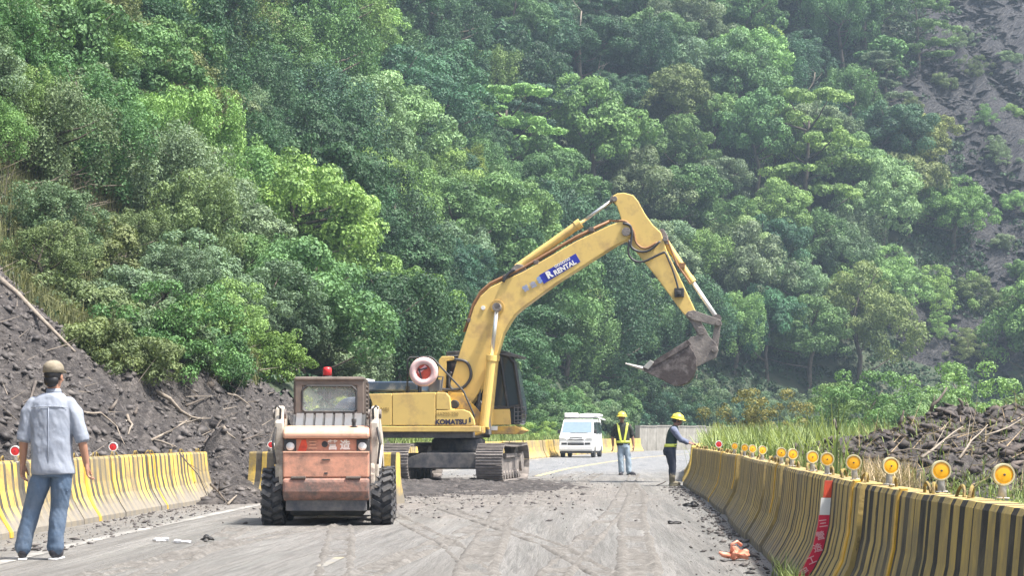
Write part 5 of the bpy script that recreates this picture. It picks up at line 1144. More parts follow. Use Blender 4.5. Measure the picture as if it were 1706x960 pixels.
for s in (-1, 1):
    P = [(s*.115, .06, 1.405), (s*.13, -.02, 1.41), (s*.12, -.1, 1.34), (s*.1, -.135, 1.2), (s*.07, -.137, 1.05), (s*.05, -.138, .93)]
    for p, q in zip(P[:-1], P[1:]): v.add([(p[0]-.028, p[1]-.004, p[2]), (p[0]+.028, p[1]-.004, p[2]), (q[0]+.028, q[1]-.004, q[2]), (q[0]-.028, q[1]-.004, q[2]), (p[0]-.028, p[1]+.01, p[2]), (p[0]+.028, p[1]+.01, p[2]), (q[0]+.028, q[1]+.01, q[2]), (q[0]-.028, q[1]+.01, q[2])], [(0, 1, 2, 3), (4, 7, 6, 5), (0, 3, 7, 4), (1, 5, 6, 2)])
v.build('vest_strap', M['hivis'], Bp); v = MB(); loft(v, [(.865, .015, 0, .193, .139), (.93, .012, 0, .192, .139)]); v.build('vest_belt', M['hivis'], Bp, True)
def helmet(T, parent, s=1.):
    m = MB(); m.ell((0, 0, 0), (.118*s, .138*s, .112*s), 22, 12, 0, T @ Matrix.Translation((0, .005, .055))); m.v = [p for p in m.v]
    # cut to a dome by flattening everything below the brim
    inv = T.inverted(); out = []
    for p in m.v:
        q = inv @ Vector(p); q.z = max(q.z, .045); out.append(tuple(T @ q))
    m.v = out; m.lathe([(.118*s, .042), (.14*s, .036), (.141*s, .042), (.116*s, .056)], (0, 0, 0), 'z', 26); k = 26*4
    m.v[-k:] = [tuple(T @ Vector((x, y*1.22-.008, z))) for x, y, z in m.v[-k:]]
    m.tube([T @ Vector((0, -.1*s, .12*s)), T @ Vector((0, 0, .17*s)), T @ Vector((0, .11*s, .12*s))], .012*s, 6)
    m.build('helmet', M['helmet'], parent, True)
helmet(hT, Bp, 1.04); eyes(hT, Bp)
hr = MB(); hr.ell((0, 0, 0), (.082, .1, .06), 16, 10, 0, hT @ Matrix.Translation((0, .02, .02))); hr.build('hair', M['hair'], Bp, True)
for x, yaw in ((-.035, -.2), (.2, .9)):
    s_ = MB(); T = Matrix.Translation((x, 0, 0)) @ Matrix.Rotation(yaw, 4, 'Z'); s_.ell((0, 0, 0), (.05, .14, .05), 12, 8, 0, T @ Matrix.Translation((0, -.05, .045))).box(-.045, .045, -.17, .08, 0, .03, 0, T)
    s_.build('shoe', M['shoe'], Bp, True)

# ---- worker leaning on the end of the right barriers, side on, facing right
Cp = empty('person', (3.45, 38.5, 0), 0, 'worker in yellow helmet and slate sleeves leaning forward with hands on the barrier end', 'person')
b = MB(); hT = head(b, (.09, .01, 1.395), PI/2-.15, .22, .95); limb(b, [(.03, 0, 1.26), (.06, 0, 1.34)], [.055, .052])
loft(b, [(.75, -.06, 0, .1, .13), (1., -.03, 0, .09, .13), (1.18, 0, 0, .09, .14), (1.27, .02, 0, .06, .08)])
for s, el, wr in ((-1, (.14, -.19, .99), (.31, -.12, .915)), (1, (.17, .17, 1.0), (.35, .08, .93))):
    limb(b, [(.0, s*.15, 1.2), el, wr], [.048, .04, .028]); hand(b, wr, Vector((1, .1, -.25)), (0, -s, .2), .98, .35, .0105)
for s in (-1, 1): limb(b, [(-.06, s*.08, .78), (-.015, s*.09, .45), (-.03, s*.1, .09)], [.07, .05, .04])
remesh(b, 'body', M['skin_dark'], .0095, Cp, 3)
c = MB(); loft(c, [(.84, -.05, 0, .122, .16), (.95, -.04, 0, .118, .155), (1.08, -.02, 0, .12, .16), (1.18, 0, 0, .115, .165), (1.25, .015, 0, .085, .12), (1.29, .03, 0, .055, .07)])
remesh(c, 'vest', M['vest_dark'], .013, Cp, 4, .006, 6, 4)
c = MB()
for s, el, wr in ((-1, (.14, -.2, .99), (.27, -.14, .93)), (1, (.17, .18, 1.0), (.31, .1, .945))):
    limb(c, [(.0, s*.14, 1.2), (.06, s*.18, 1.1), el, wr], [.075, .07, .058, .045])
limb(c, [(-.005, -.12, 1.22), (.0, .12, 1.22)], [.06, .06]); remesh(c, 'shirt_sleeves', M['slate'], .013, Cp, 4, .006, 7, 6)
v = MB(); loft(v, [(.835, -.065, 0, .133, .172), (.9, -.055, 0, .131, .17)]); o = v.build('vest_belt', M['hivis'], Cp, True)
t = MB(); loft(t, [(.66, -.075, 0, .125, .155), (.75, -.085, 0, .135, .165), (.86, -.06, 0, .12, .155)])
for s in (-1, 1): limb(t, [(-.07, s*.075, .74), (-.04, s*.08, .55), (-.02, s*.085, .42), (-.025, s*.09, .24)], [.105, .092, .075, .062])
remesh(t, 'trousers', M['navy'], .013, Cp, 3, .007, 7, 9)
for s in (-1, 1): s_ = MB(); limb(s_, [(-.025, s*.09, .3), (-.03, s*.095, .1)], [.068, .052]); s_.ell((.03, s*.1, .05), (.12, .048, .055), 14, 8).box(-.09, .14, s*.1-.045, s*.1+.045, 0, .03); s_.build('boot', M['boot'], Cp, True)
helmet(hT, Cp, 1.05); eyes(hT, Cp)
hr = MB(); hr.ell((0, 0, 0), (.08, .098, .08), 16, 10, 0, hT @ Matrix.Translation((0, .025, .0))); hr.build('hair', M['hair'], Cp, True)
MB().tube([(-.33, -.1, .02), (-.25, -.12, .08), (-.12, -.16, .12)], .01, 6)
o = MB().tube([(0, 0, 0), (.13, .0, .05), (.2, 0, .09)], .012, 6).build('stick', M['dark_wood'], None, True); o.location = (3.08, 38.4, .01); tag(o, 'short dark stick on the road behind the leaning worker', 'stick')
# ================================================================ VEGETATION
def leaves(P, N, size, rg, aspect=.62, fold=.0):
    """rhombic leaves at P facing N"""
    n = len(P); a = rg.normal(0, 1, (n, 3)); t = np.cross(N, a); t /= np.linalg.norm(t, axis=1)[:, None]+1e-9; b = np.cross(N, t)
    s = (np.asarray(size)*np.ones(n))[:, None]*.5; V = np.stack([P+t*s, P+b*s*aspect+N*s*.12, P-t*s-N*s*.15, P-b*s*aspect+N*s*.12], 1)
    Q = np.arange(4*n).reshape(-1, 4); return V.reshape(-1, 3), Q
def clump_leaves(C, R, per, lsize, rg, up=.45, droop=0, squash=.72):
    """C centres, R radii -> leaf points, normals and tones"""
    k = len(C); cnt = np.maximum(8, (per*(R**2)/(R**2).mean()).astype(int)); idx = np.repeat(np.arange(k), cnt); n = len(idx)
    u = rg.normal(0, 1, (n, 3)); u[:, 2] = u[:, 2]+up; u /= np.linalg.norm(u, axis=1)[:, None]
    rr = R[idx]*(1-.3*rg.random(n)**2.5+.05*rg.normal(0, 1, n)); P = C[idx]+u*rr[:, None]*np.array([1, 1, squash])
    if droop: P[:, 2] -= droop*rg.random(n)**2*R[idx]*1.8
    N = u*1.1+rg.normal(0, .36, (n, 3))+np.array([0, 0, .15]); N /= np.linalg.norm(N, axis=1)[:, None]
    ct = rg.random(k); tone = np.clip(ct[idx]*.6+rg.random(n)*.4, 0, 1); return P, N, tone
def crown_mesh(kind, seed):
    rg = np.random.default_rng(seed)
    def shell(n, rx, rz, zc, low=-.6, jit=.18, ph=None):
        u = rg.normal(0, 1, (n, 3)); u /= np.linalg.norm(u, axis=1)[:, None]; u[:, 2] = np.where(u[:, 2] < low, -u[:, 2], u[:, 2])
        a = np.arctan2(u[:, 1], u[:, 0]); lob = 1+.22*np.sin(a*2+seed)+.15*np.sin(a*3+seed*2)+.12*np.sin(u[:, 2]*5+seed)
        return u*np.array([rx, rx, rz])*(lob*(1-jit+jit*1.6*rg.random(n)))[:, None]+[0, 0, zc]
    def lobes(nl, spread, zc, zr, lr, npf, pr, flat=.8):
        """several big lobes, each with many small puffs over its upper side"""
        out = []; Rr = []; a0 = rg.random()*6.28
        for i in range(nl):
            a = a0+i*2.4; d = spread*math.sqrt((i+.3)/nl)*rg.uniform(.8, 1.15); c = np.array([d*math.cos(a), d*math.sin(a), zc+zr*(1-(d/(spread+.01))**2)*rg.uniform(.5, 1)-zr*.35*rg.random()]); L = lr*rg.uniform(.7, 1.25)
            m = int(npf*(L/lr)**2); u = rg.normal(0, 1, (m, 3)); u[:, 2] += .35; u /= np.linalg.norm(u, axis=1)[:, None]
            out.append(c+u*np.array([L, L, L*flat])*rg.uniform(.82, 1.12, (m, 1))); Rr.append(rg.uniform(pr*.65, pr*1.35, m)*(L/lr)**.5)
        return np.concatenate(out), np.concatenate(Rr)
    if kind == 'round': C, R = lobes(8, 2.0, 3.2, 1.7, 1.15, 17, .42); per, ls, dr = 175, .14, .1
    elif kind == 'lumpy': C, R = lobes(6, 1.9, 2.9, 1.9, 1.35, 24, .4); per, ls, dr = 165, .13, .15
    elif kind == 'layered':
        C = []; R = []
        for L in range(11):
            z = 1.2+L*.5+rg.normal(0, .12); rx = 2.8*math.sqrt(max(.12, 1-((z-3.0)/4)**2)); a = L*2.4+rg.normal(0, .4); cx, cy = rx*.55*math.cos(a), rx*.55*math.sin(a)
            for k in range(13): q = rg.normal(0, .62, 2); C.append((cx+q[0], cy+q[1], z-.12*(q[0]**2+q[1]**2)+rg.normal(0, .06))); R.append(rg.uniform(.25, .5))
        C = np.array(C); R = np.array(R); per, ls, dr = 130, .14, 0
        P, N, T = clump_leaves(C, R, per, ls, rg, .3, 0, .45)
    elif kind == 'columnar': C, R = lobes(8, .75, 1.6, 4.2, .95, 16, .36, 1.2); per, ls, dr = 170, .12, .4
    elif kind == 'draped':
        C, R = lobes(7, 1.7, 2.8, 2.2, 1.2, 16, .4, 1.25); per, ls, dr = 230, .115, 1.5
    elif kind == 'feathery': C, R = lobes(10, 2.0, 2.7, 2.2, 1.0, 20, .28, .9); per, ls, dr = 120, .105, .8
    elif kind == 'big_leaf': C, R = lobes(7, 1.6, 2.8, 1.6, 1.0, 12, .38); per, ls, dr = 60, .27, .1
    elif kind == 'bush': C, R = lobes(7, 1.0, .55, .7, .55, 14, .24); per, ls, dr = 130, .085, .1
    elif kind == 'spray': C = np.c_[rg.normal(0, 1.0, 80), rg.normal(0, .8, 80), rg.uniform(.3, 2.6, 80)]; R = rg.uniform(.14, .34, 80); per, ls, dr = 110, .09, .2
    if kind != 'layered': P, N, T = clump_leaves(C, R, per, ls, rg, .4, dr)
    V, Q = leaves(P, N, ls*rg.uniform(.6, 1.35, len(P)), rg)
    return np_mesh('crown', V, Q, M['leaf'], T), C
def trunk_mesh(kind, seed, C, h):
    rg = random.Random(seed); m = MB(); top = min(h, max(c[2] for c in C)*.82); r0 = .16 if h > 3 else .05
    pts = [Vector((rg.uniform(-.15, .15)*k, rg.uniform(-.15, .15)*k, -1.2+(top+1.2)*k/4)) for k in range(5)]; m.tube(pts, [r0*1.3, r0, r0*.8, r0*.55, r0*.3], 8)
    cs = sorted([Vector(c) for c in C], key=lambda c: c.z)
    for c in cs[::max(1, len(cs)//10)]:
        k = min(3.6, max(1.2, (c.z-.8+1.2)/(top+1.2)*4)); i = int(k); a = pts[i].lerp(pts[min(4, i+1)], k-i); mid = a.lerp(c, .5)+Vector((0, 0, -.1)); m.tube([a, mid, c], [r0*.4, r0*.25, r0*.1], 5)
    me = m.mesh('trunk', M['bark']); me.polygons.foreach_set('use_smooth', [True]*len(me.polygons)); return me
KH = dict(round=5, lumpy=5, layered=5.5, columnar=6.3, draped=5.6, feathery=5.6, big_leaf=4.8, bush=1.7, spray=2.4)
PROTO = {}
for i, k in enumerate(KH):
    PROTO[k] = []
    for v_ in range(3 if k in ('round', 'lumpy', 'draped') else 2 if k in ('layered', 'columnar', 'feathery', 'bush') else 1):
        cm, C = crown_mesh(k, 100+i*7+v_); PROTO[k].append((cm, trunk_mesh(k, i*5+v_, C, KH[k])))
FORM = dict(round='round-crowned tree', lumpy='lumpy crowned tree', layered='flat-layered tree', columnar='narrow upright tree', draped='vine-draped tree', feathery='fine-leaved feathery tree', big_leaf='large-leaved tree', bush='low bush', spray='loose twiggy shrub')
TONES = {'dark green': (.042, .095, .045), 'deep blue-green': (.052, .12, .07), 'mid green': (.09, .175, .065), 'grey-green': (.135, .2, .11), 'olive green': (.14, .185, .075),
         'light green': (.155, .265, .085), 'pale green': (.2, .29, .14), 'yellow-green': (.22, .31, .075)}
USED = {}; NT = [0]
def plant(x, y, z, kind, tone, s, label=None, lean=0, group=None, hs=1., var=None):
    cm, tm = PROTO[kind][NT[0] % len(PROTO[kind]) if var is None else var]; NT[0] += 1
    low = kind in ('bush', 'spray'); e = empty('shrub' if low else 'tree', (x, y, z), random.uniform(0, 6.28), label, 'shrub' if low else 'tree', group or ('shrubs at the foot of the slope' if low else 'trees covering the hillside'))
    e.scale = (s*random.uniform(.9, 1.1), s*random.uniform(.9, 1.1), s*hs); e.rotation_euler.x = lean
    c = link('crown', cm, e); link('trunk', tm, e); t = TONES[tone] if isinstance(tone, str) else tone; j = random.uniform(.82, 1.25)
    c.color = (t[0]*j*random.uniform(.9, 1.1), t[1]*j, t[2]*j*random.uniform(.9, 1.1), 1); return e
SPOTS = []
def at_px(px, py, kind, tone, s, label, hs=1., off=.62, d0=30, d1=320, var=None):
    """crown centre near photo pixel: find the slope under it"""
    x, y, z = ray_ground(px, py, d0, d1); 
    dy = KH[kind]*s*off*F/y; x, y, z = ray_ground(px, py+dy, d0, d1); 
    if py+dy > 640 and px < 620: x, y, z = ray_ground(px, 632, d0, d1)
    SPOTS.append((x, y, 2.0*s)); plant(x, y, z-.25, kind, tone, s, label, 0, None, hs, var)
SPECIAL = [
 (655, 195, 'big_leaf', (.24, .3, .22), 1.15, 'pale silvery large-leaved tree in the upper middle, left of the boom tip'),
 (770, 300, 'draped', 'yellow-green', 1.1, 'yellow-green draped tree just above the bend of the boom'),
 (820, 355, 'draped', 'yellow-green', .9, 'smaller yellow-green tree between the pale-topped draped tree and the boom'),
 (1270, 62, 'big_leaf', (.22, .33, .09), 1.2, 'bright yellow-green treetop standing out near the top right centre'),
 (1540, 240, 'round', (.2, .26, .08), 1.55, 'sunlit yellow-green round tree at the left edge of the bare upper slip'),
 (1590, 350, 'lumpy', 'light green', 1.4, 'light green lumpy tree below the sunlit tree beside the bare slip'),
 (1290, 370, 'round', 'light green', 1.5, 'large light green round tree right of the arm'),
 (1215, 410, 'lumpy', 'pale green', 1.3, 'pale green tree directly right of the arm cylinder'),
 (1330, 480, 'lumpy', 'grey-green', 1.3, 'grey-green rounded tree below the large light green tree'),
 (895, 150, 'lumpy', 'light green', 1.4, 'light green billowing crown high above the boom, left of the bare pale trunk'),
 (1080, 70, 'round', 'mid green', 1.5, 'big rounded crown near the top, right of the bare pale trunk'),
 (250, 40, 'round', 'light green', 1.1, 'light green leafy crown at the top left corner region'),
 (90, 210, 'draped', 'grey-green', .72, 'broad grey-green vine mass at the far left, half way up'),
 (290, 170, 'feathery', 'olive green', 1.1, 'feathery olive tree on the left, lit along its top'),
 (300, 330, 'draped', 'grey-green', .9, 'vine curtain hanging over the left slope'),
 (420, 430, 'round', 'mid green', .62, 'leafy green tree just above the grassy bank on the left'),
 (465, 500, 'spray', (.11, .21, .055), 1.1, 'bright leafy shrub overhanging the landslide behind the loader'),
 (400, 540, 'spray', 'light green', .9, 'thin-branched green shrub above the mud crest'),
 (345, 590, 'bush', 'mid green', .8, 'green bush at the mud crest left of the loader'),
 (455, 585, 'bush', (.14, .23, .055), .9, 'yellow-green bush at the mud crest beside the loader cab'),
 (540, 570, 'bush', 'light green', 1.2, 'light green bush mass behind the loader beacon'),
 (620, 590, 'lumpy', 'olive green', .55, 'olive leafy tree behind the excavator engine hood'),
 (430, 130, 'lumpy', 'mid green', 1.0, 'rounded tree upper left with sunlit knobbly top'),
 (1530, 40, 'layered', 'mid green', 1.5, 'layered tree at the top edge above the bare slip'),
 (1390, 220, 'feathery', 'grey-green', 1.4, 'grey-green feathery tree right of the bright treetop'),
]
for i_, (px, py, kd, tn_, s_) in enumerate([(75, 405, 'feathery', 'olive green', .42), (150, 400, 'bush', 'olive green', 1.1), (205, 470, 'bush', 'grey-green', .9), (130, 480, 'bush', 'olive green', .9), (185, 560, 'bush', 'olive green', .8), (250, 540, 'bush', 'grey-green', .9), (235, 610, 'bush', 'olive green', .6), (290, 600, 'spray', 'mid green', .8), (100, 350, 'feathery', 'grey-green', .5), (220, 380, 'feathery', 'olive green', .5), (280, 460, 'feathery', 'grey-green', .5), (320, 520, 'bush', 'light green', 1.1)]):
    SPECIAL.append((px, py, kd, tn_, s_, f'{tn_} {"tuft" if kd == "bush" else "shrub"} on the grassy left bank, ' + ['top left', 'top middle', 'centre right', 'centre left', 'lower left', 'right of centre', 'just above the mud', 'low beside the green bush', 'highest left', 'highest right', 'upper right edge', 'lower right edge'][i_]))
for p in SPECIAL: at_px(*p)
# small plants clinging to the slips
for px, py, s, lb in ((1570, 130, .9, 'shrub clinging to the upper slip near its left edge'), (1625, 110, .8, 'shrub high on the upper slip'), (1660, 250, .9, 'shrub in the middle of the upper slip'), (1690, 180, .8, 'shrub on the slip at the right edge'), (1640, 190, .7, 'small shrub left of centre on the slip'),
                      (1690, 330, 1, 'shrub on the slip near the right edge, mid height'), (1668, 400, .9, 'shrub low on the upper slip'), (1700, 440, 1.1, 'larger bush at the right edge low on the slip'), (1600, 60, .8, 'shrub near the top of the slip'), (1520, 170, .8, 'shrub at the lower left lip of the upper slip'),
                      (1560, 540, .8, 'small bush on the pale lower slip'), (1610, 570, .9, 'bush in the middle of the pale lower slip'), (1680, 90, .8, 'shrub at the top right of the slip'), (1620, 470, 1.2, 'dark bush between the upper and the lower slip'), (1665, 500, 1.3, 'bush between the slips near the right edge'), (1560, 480, 1.3, 'bush at the upper left of the lower slip')):
    at_px(px, py, random.choice(['bush', 'spray']), random.choice(['grey-green', 'olive green', 'light green']), s*1.3, lb)
# general forest
rgf = np.random.default_rng(21); cand = np.c_[rgf.uniform(-60, 120, 40000), rgf.uniform(46, 330, 40000)]
dT = sdist(TOE, cand[:, 0], cand[:, 1]); cand = cand[(dT > .6+np.interp(cand[:, 1], [96, 108], [0, 3.0]))]; z = hill_z(cand[:, 0], cand[:, 1]); px, py = to_px(cand[:, 0], cand[:, 1], z)
ok = (px > -90) & (px < 1790) & (py > 5) & (py < 760); C3 = np.c_[cand, z][ok]; sm = scar_mask(C3, 14); px2, py2 = to_px(C3[:, 0], C3[:, 1], C3[:, 2]+5); w2 = 2.6*1.5*F/C3[:, 1]; sm |= inpoly(px2, py2, SCAR1) | inpoly(px2+w2, py2, SCAR1) | inpoly(px2+w2*.7, py2, SCAR2) | inpoly(px2, py2, SCAR2) | inpoly(px2-w2*.7, py2, SCAR2) | inpoly(px2, py2-3.5*F/C3[:, 1], SCAR2); up_ = C3.copy(); up_[:, 2] += 3.; sm |= scar_mask(up_, 14); up_[:, 2] += 3.; sm |= scar_mask(up_, 14); up_[:, 2] += 3.; sm |= scar_mask(up_, 14); C3 = C3[~sm]
grid = {}; acc = []
for x, y, s in SPOTS: grid.setdefault((int(x//8), int(y//8)), []).append((x, y, s*1.0))
for x, y, z in C3:
    px_, py_ = to_px(x, y, z)
    s = np.interp(y, [46, 60, 100, 160, 260], [.6, .85, 1.2, 1.55, 1.9])*random.uniform(.72, 1.25)
    if px_ < 300 and py_ > 330 and y < 62: continue
    r = 2.4*s; g = (int(x//8), int(y//8)); bad = False
    for i in (-1, 0, 1):
        for j in (-1, 0, 1):
            for a, b_, c_ in grid.get((g[0]+i, g[1]+j), ()):
                if (x-a)**2+(y-b_)**2 < (max(r, c_)*.5+min(r, c_)*.5)**2: bad = True
    if bad: continue
    grid.setdefault(g, []).append((x, y, r)); acc.append((x, y, z, s, px_, py_))
print('forest trees', len(acc))
tn = list(TONES); PLACES = [(0, 260, 'far left'), (260, 480, 'above the loader'), (480, 690, 'left of the boom'), (690, 880, 'behind the boom'), (880, 1060, 'above the boom tip'), (1060, 1240, 'behind the arm'), (1240, 1420, 'right of the arm'), (1420, 1580, 'left of the slips'), (1580, 2000, 'near the right edge')]
ROWS = [(-200, 90, 'at the top edge'), (90, 200, 'near the top'), (200, 310, 'high up'), (310, 420, 'half way up'), (420, 530, 'below mid height'), (530, 640, 'low down'), (640, 900, 'at the slope foot')]
for i, (x, y, z, s, px_, py_) in enumerate(acc):
    py_c = py_-KH['round']*.6*s*F/y; n = float(fbm(x, y, .045, 2)); m = float(fbm(x+50, y, .09, 2))
    if px_ < 420: wk = [('draped', 3), ('feathery', 4), ('round', 2), ('columnar', 1), ('lumpy', 1)]; wt = [('grey-green', 4), ('olive green', 3), ('mid green', 3), ('light green', 1.5), ('dark green', 1)]
    elif px_ < 1050: wk = [('lumpy', 3.5), ('round', 2.5), ('draped', 4), ('columnar', 1), ('layered', .6), ('big_leaf', .6)]; wt = [('dark green', 3), ('deep blue-green', 3), ('mid green', 4), ('light green', 2), ('grey-green', 1.5), ('pale green', .8)]
    else: wk = [('lumpy', 3), ('round', 4), ('feathery', 2), ('layered', .8), ('draped', 1.5), ('big_leaf', .5)]; wt = [('mid green', 3), ('grey-green', 4), ('light green', 2.5), ('deep blue-green', 2), ('pale green', 1.3), ('olive green', 1.5)]
    kind = random.choices([a for a, _ in wk], [b for _, b in wk])[0]; tone = random.choices([a for a, _ in wt], [b for _, b in wt])[0]
    if n > .35 and random.random() < .5: tone = 'light green'
    if n < -.35 and random.random() < .6: tone = 'dark green'
    if py_c > 600: kind = random.choice(['lumpy', 'round', 'draped'])
    col_ = next((c for a, b_, c in PLACES if a <= max(0, px_) < b_), PLACES[-1][2]); row = next(c for a, b_, c in ROWS if a <= min(899, max(-199, py_c)) < b_)
    key = (tone, kind, col_, row); USED.setdefault(key, []).append((px_, plant(x, y, z-.3, kind, tone, s, None, random.uniform(-.06, .06), None, random.uniform(.9, 1.25))))
for (tone, kind, col_, row), L in USED.items():
    L.sort(key=lambda t: t[0])
    for j, (_, e) in enumerate(L):
        q = '' if len(L) == 1 else (['left ', 'right '][j] if len(L) == 2 else ["leftmost ", "second ", "third ", "fourth ", "fifth ", "sixth ", "seventh "][min(j, 6)])
        e['label'] = f'{q}{tone} {FORM[kind]} {row} {col_}'
# shrubs on the flat and along the road
FL = [(1262, 662, 74, 'spray', (.17, .17, .05), 1.1, 'shrub with reddish-yellow top right of the bucket'), (1395, 645, 84, 'spray', (.13, .21, .07), 1.3, 'bright yellow-green shrub above the left end of the heap'), (1350, 665, 90, 'bush', 'grey-green', 1.1, 'light green bush between the reddish and the bright shrubs'),
      (1450, 650, 84, 'spray', 'light green', 1.5, 'light green twiggy shrub above the heap crest'), (1300, 690, 85, 'bush', 'light green', .8, 'low light green bush left of the heap'), (1232, 690, 88, 'bush', 'mid green', 1.0, 'green bush right of the leaning worker'), (1520, 640, 90, 'bush', 'mid green', 2.0, 'dark rounded bush behind the forked snag'),
      (1600, 640, 88, 'spray', 'light green', 1.7, 'light green shrub behind the heap near the right edge'), (1680, 640, 92, 'bush', 'light green', 2.1, 'wide light green bush at the right edge behind the heap'), (1560, 665, 70, 'spray', 'pale green', 1.0, 'pale twiggy shrub just over the heap crest'), (1425, 672, 64, 'bush', 'light green', .7, 'small light green bush at the heap left shoulder'),
      (1640, 668, 66, 'bush', 'grey-green', 1.0, 'grey-green bush behind the heap stump'), (1268, 700, 95, 'bush', 'light green', .9, 'bush at the far end of the right barriers')]
for px, py, d, kd, tn_, s, lb in FL: plant((px-CX)/F*d, d, -.05, kd, tn_, s, lb, 0, 'shrubs on the river flat')
k = 0
for y in np.arange(48, 104, 3.4):
    lx = float(np.interp(y, LEFT[:, 1], LEFT[:, 0])); nx = -1.9
    kd = random.choice(['bush', 'spray']); tn_ = random.choice(['light green', 'yellow-green', 'mid green'])
    px = to_px(lx-2.1, y, 0)[0]; plant(lx-2.3+random.uniform(-.3, .3), y, -.05, kd, tn_, random.uniform(.5, .85), f'{tn_} roadside {"bush" if kd == "bush" else "twiggy shrub"} behind the far left barriers, {["just past the loader", "behind the excavator", "between excavator and van", "behind the van", "left of the grey wall"][min(4, int((px-600)/90) if px > 600 else 0)]}', 0, 'shrubs behind the far left barriers'); k += 1
for i in range(34):
    t = i/33; y = 88+t*62; tx = float(np.interp(y, TOE[:, 1], TOE[:, 0])); x = tx-random.uniform(.3, 3.2); z = float(hill_z(np.array([x]), np.array([y]))[0]); px = to_px(x, y, z)[0]
    kd = random.choice(['bush', 'bush', 'spray']); tn_ = random.choice(['mid green', 'dark green', 'grey-green', 'light green', 'deep blue-green'])
    plant(x, y, z-.1, kd, tn_, random.uniform(1.0, 1.7), f'{tn_} {"thicket" if kd == "bush" else "twiggy thicket"} at the slope foot beyond the road, {["behind the van", "between van and vested worker", "behind the grey wall", "right of the leaning worker", "beyond the river flat"][min(4, max(0, int((px-930)/75)))]}', 0, 'thickets at the slope foot')
def uniq(word):
    D = {}
    for o in COL.objects:
        if o.parent is None and word in str(o.get('label', '')): D.setdefault(o['label'], []).append(o)
    for lb_, L in D.items():
        if len(L) > 1:
            L.sort(key=lambda o: o.location.x/o.location.y)
            for j, o in enumerate(L): o['label'] = ('leftmost ', 'second ', 'third ', 'fourth ', 'fifth ', 'sixth ', 'seventh ', 'eighth ', 'ninth ', 'tenth ')[min(j, 9)]+lb_
uniq('thicket'); uniq('roadside')
# dead trunks
def snag(px, y0, y1, r, lb, d=None, mat='pale_wood', lean=0):
    x, y, z = ray_ground(px, y1); y -= 4.5; 
    pts = [Vector(((px+lean*t+random.uniform(-2, 2)-CX)/F*y, y, CAM_H-((y1+(y0-y1)*t)-HY)/F*y)) for t in (0, .2, .4, .6, .8, 1)]; o = pts[0]
    e = empty('dead_tree', o, 0, lb, 'dead tree'); m = MB().tube([p-o for p in pts], [r*(1-.12*i) for i in range(6)], 7); m.build('trunk', M[mat], e, True)
    for k in range(4):
        a = (pts[3+k % 3]-o); b_ = a+Vector((random.uniform(-1.2, 1.2), random.uniform(-.5, .5), random.uniform(.4, 1.4))); MB().tube([a, a.lerp(b_, .5)+Vector((0, 0, -.1)), b_], [r*.4, r*.25, r*.1], 5).build('limb', M[mat], e, True)
snag(967, 18, 128, .16, 'tall thin bare pale trunk standing out near the top centre'); snag(998, 110, 135, .12, 'short pale dead stub right of the tall bare trunk')
snag(372, 25, 80, .1, 'bare whitish branching dead tree near the top left', lean=15); snag(78, 50, 120, .07, 'thin pale trunk at the upper left', lean=-2); snag(140, 185, 240, .06, 'thin bare stem in the vine mass at far left')
for px, a_, b_, w__, lb in ((92, 170, 250, .05, 'thin grey stem left of the vine mass'), (560, 60, 105, .07, 'small bare stem high above the loader'), (720, 215, 262, .08, 'bare stem between the crowns above the boom bend'), (1120, 150, 195, .09, 'bare pale stem right of the boom tip, high up'), (1345, 120, 165, .1, 'bare pale stem right of the bright treetop'), (505, 440, 482, .05, 'slanting bare stem left of the excavator hood'), (1160, 590, 640, .07, 'bare dark-based stem behind the bucket')): snag(px, a_, b_, w__, lb, lean=random.uniform(-14, 14))
# undergrowth over the whole slope (uncountable)
n = 130000; x = rgf.uniform(-60, 115, n); y = rgf.uniform(30, 330, n); z = hill_z(x, y); px, py = to_px(x, y, z); Cc = np.c_[x, y, z]
k = (sdist(TOE, x, y) > -1.8) & (y > mud_end(x)-.2) & (px > -150) & (px < 1860) & (py > -90) & (z > -.5); k &= ~(scar_mask(Cc, 6) & (rgf.random(n) < .96)); Cc = Cc[k]; y = y[k]
pa, pb = to_px(Cc[:, 0], y, Cc[:, 2]+6); pw = 4*F/y; near_ = inpoly(pa, pb, SCAR1) | inpoly(pa+pw, pb, SCAR1) | inpoly(pa, pb, SCAR2) | inpoly(pa+pw, pb, SCAR2) | ((y > 100) & (sdist(TOE, Cc[:, 0], y) < 4))
k = rgf.random(len(Cc)) < np.clip(11000/len(Cc), 0, 1)*np.where(near_, 5, np.where((Cc[:, 0]/y > .14) | (y > 95), 1.5, .8)); Cc = Cc[k]; y = y[k]; sc_ = np.interp(y, [45, 120, 250], [.6, 1.05, 1.7])
R_u = rgf.uniform(.35, .85, len(Cc))*sc_; cnt = rgf.integers(16, 34, len(Cc)); idx = np.repeat(np.arange(len(Cc)), cnt); u = rgf.normal(0, 1, (len(idx), 3)); u[:, 2] = np.abs(u[:, 2]); u /= np.linalg.norm(u, axis=1)[:, None]
P_u = Cc[idx]+u*(R_u[idx]*(.75+.3*rgf.random(len(idx))))[:, None]*np.array([1, 1, .8]); N_ = u+rgf.normal(0, .35, u.shape); N_ /= np.linalg.norm(N_, axis=1)[:, None]
V, Q = leaves(P_u, N_, rgf.uniform(.17, .36, len(idx))*sc_[idx], rgf); tt = rgf.random(len(Cc))[idx]*.6+rgf.random(len(idx))*.4
print('undergrowth', len(Q)); tag(link('undergrowth', np_mesh('undergrowth', V, Q, M['under'], tt)), 'leafy undergrowth covering the ground between the hillside trees', 'undergrowth', None, 'stuff')
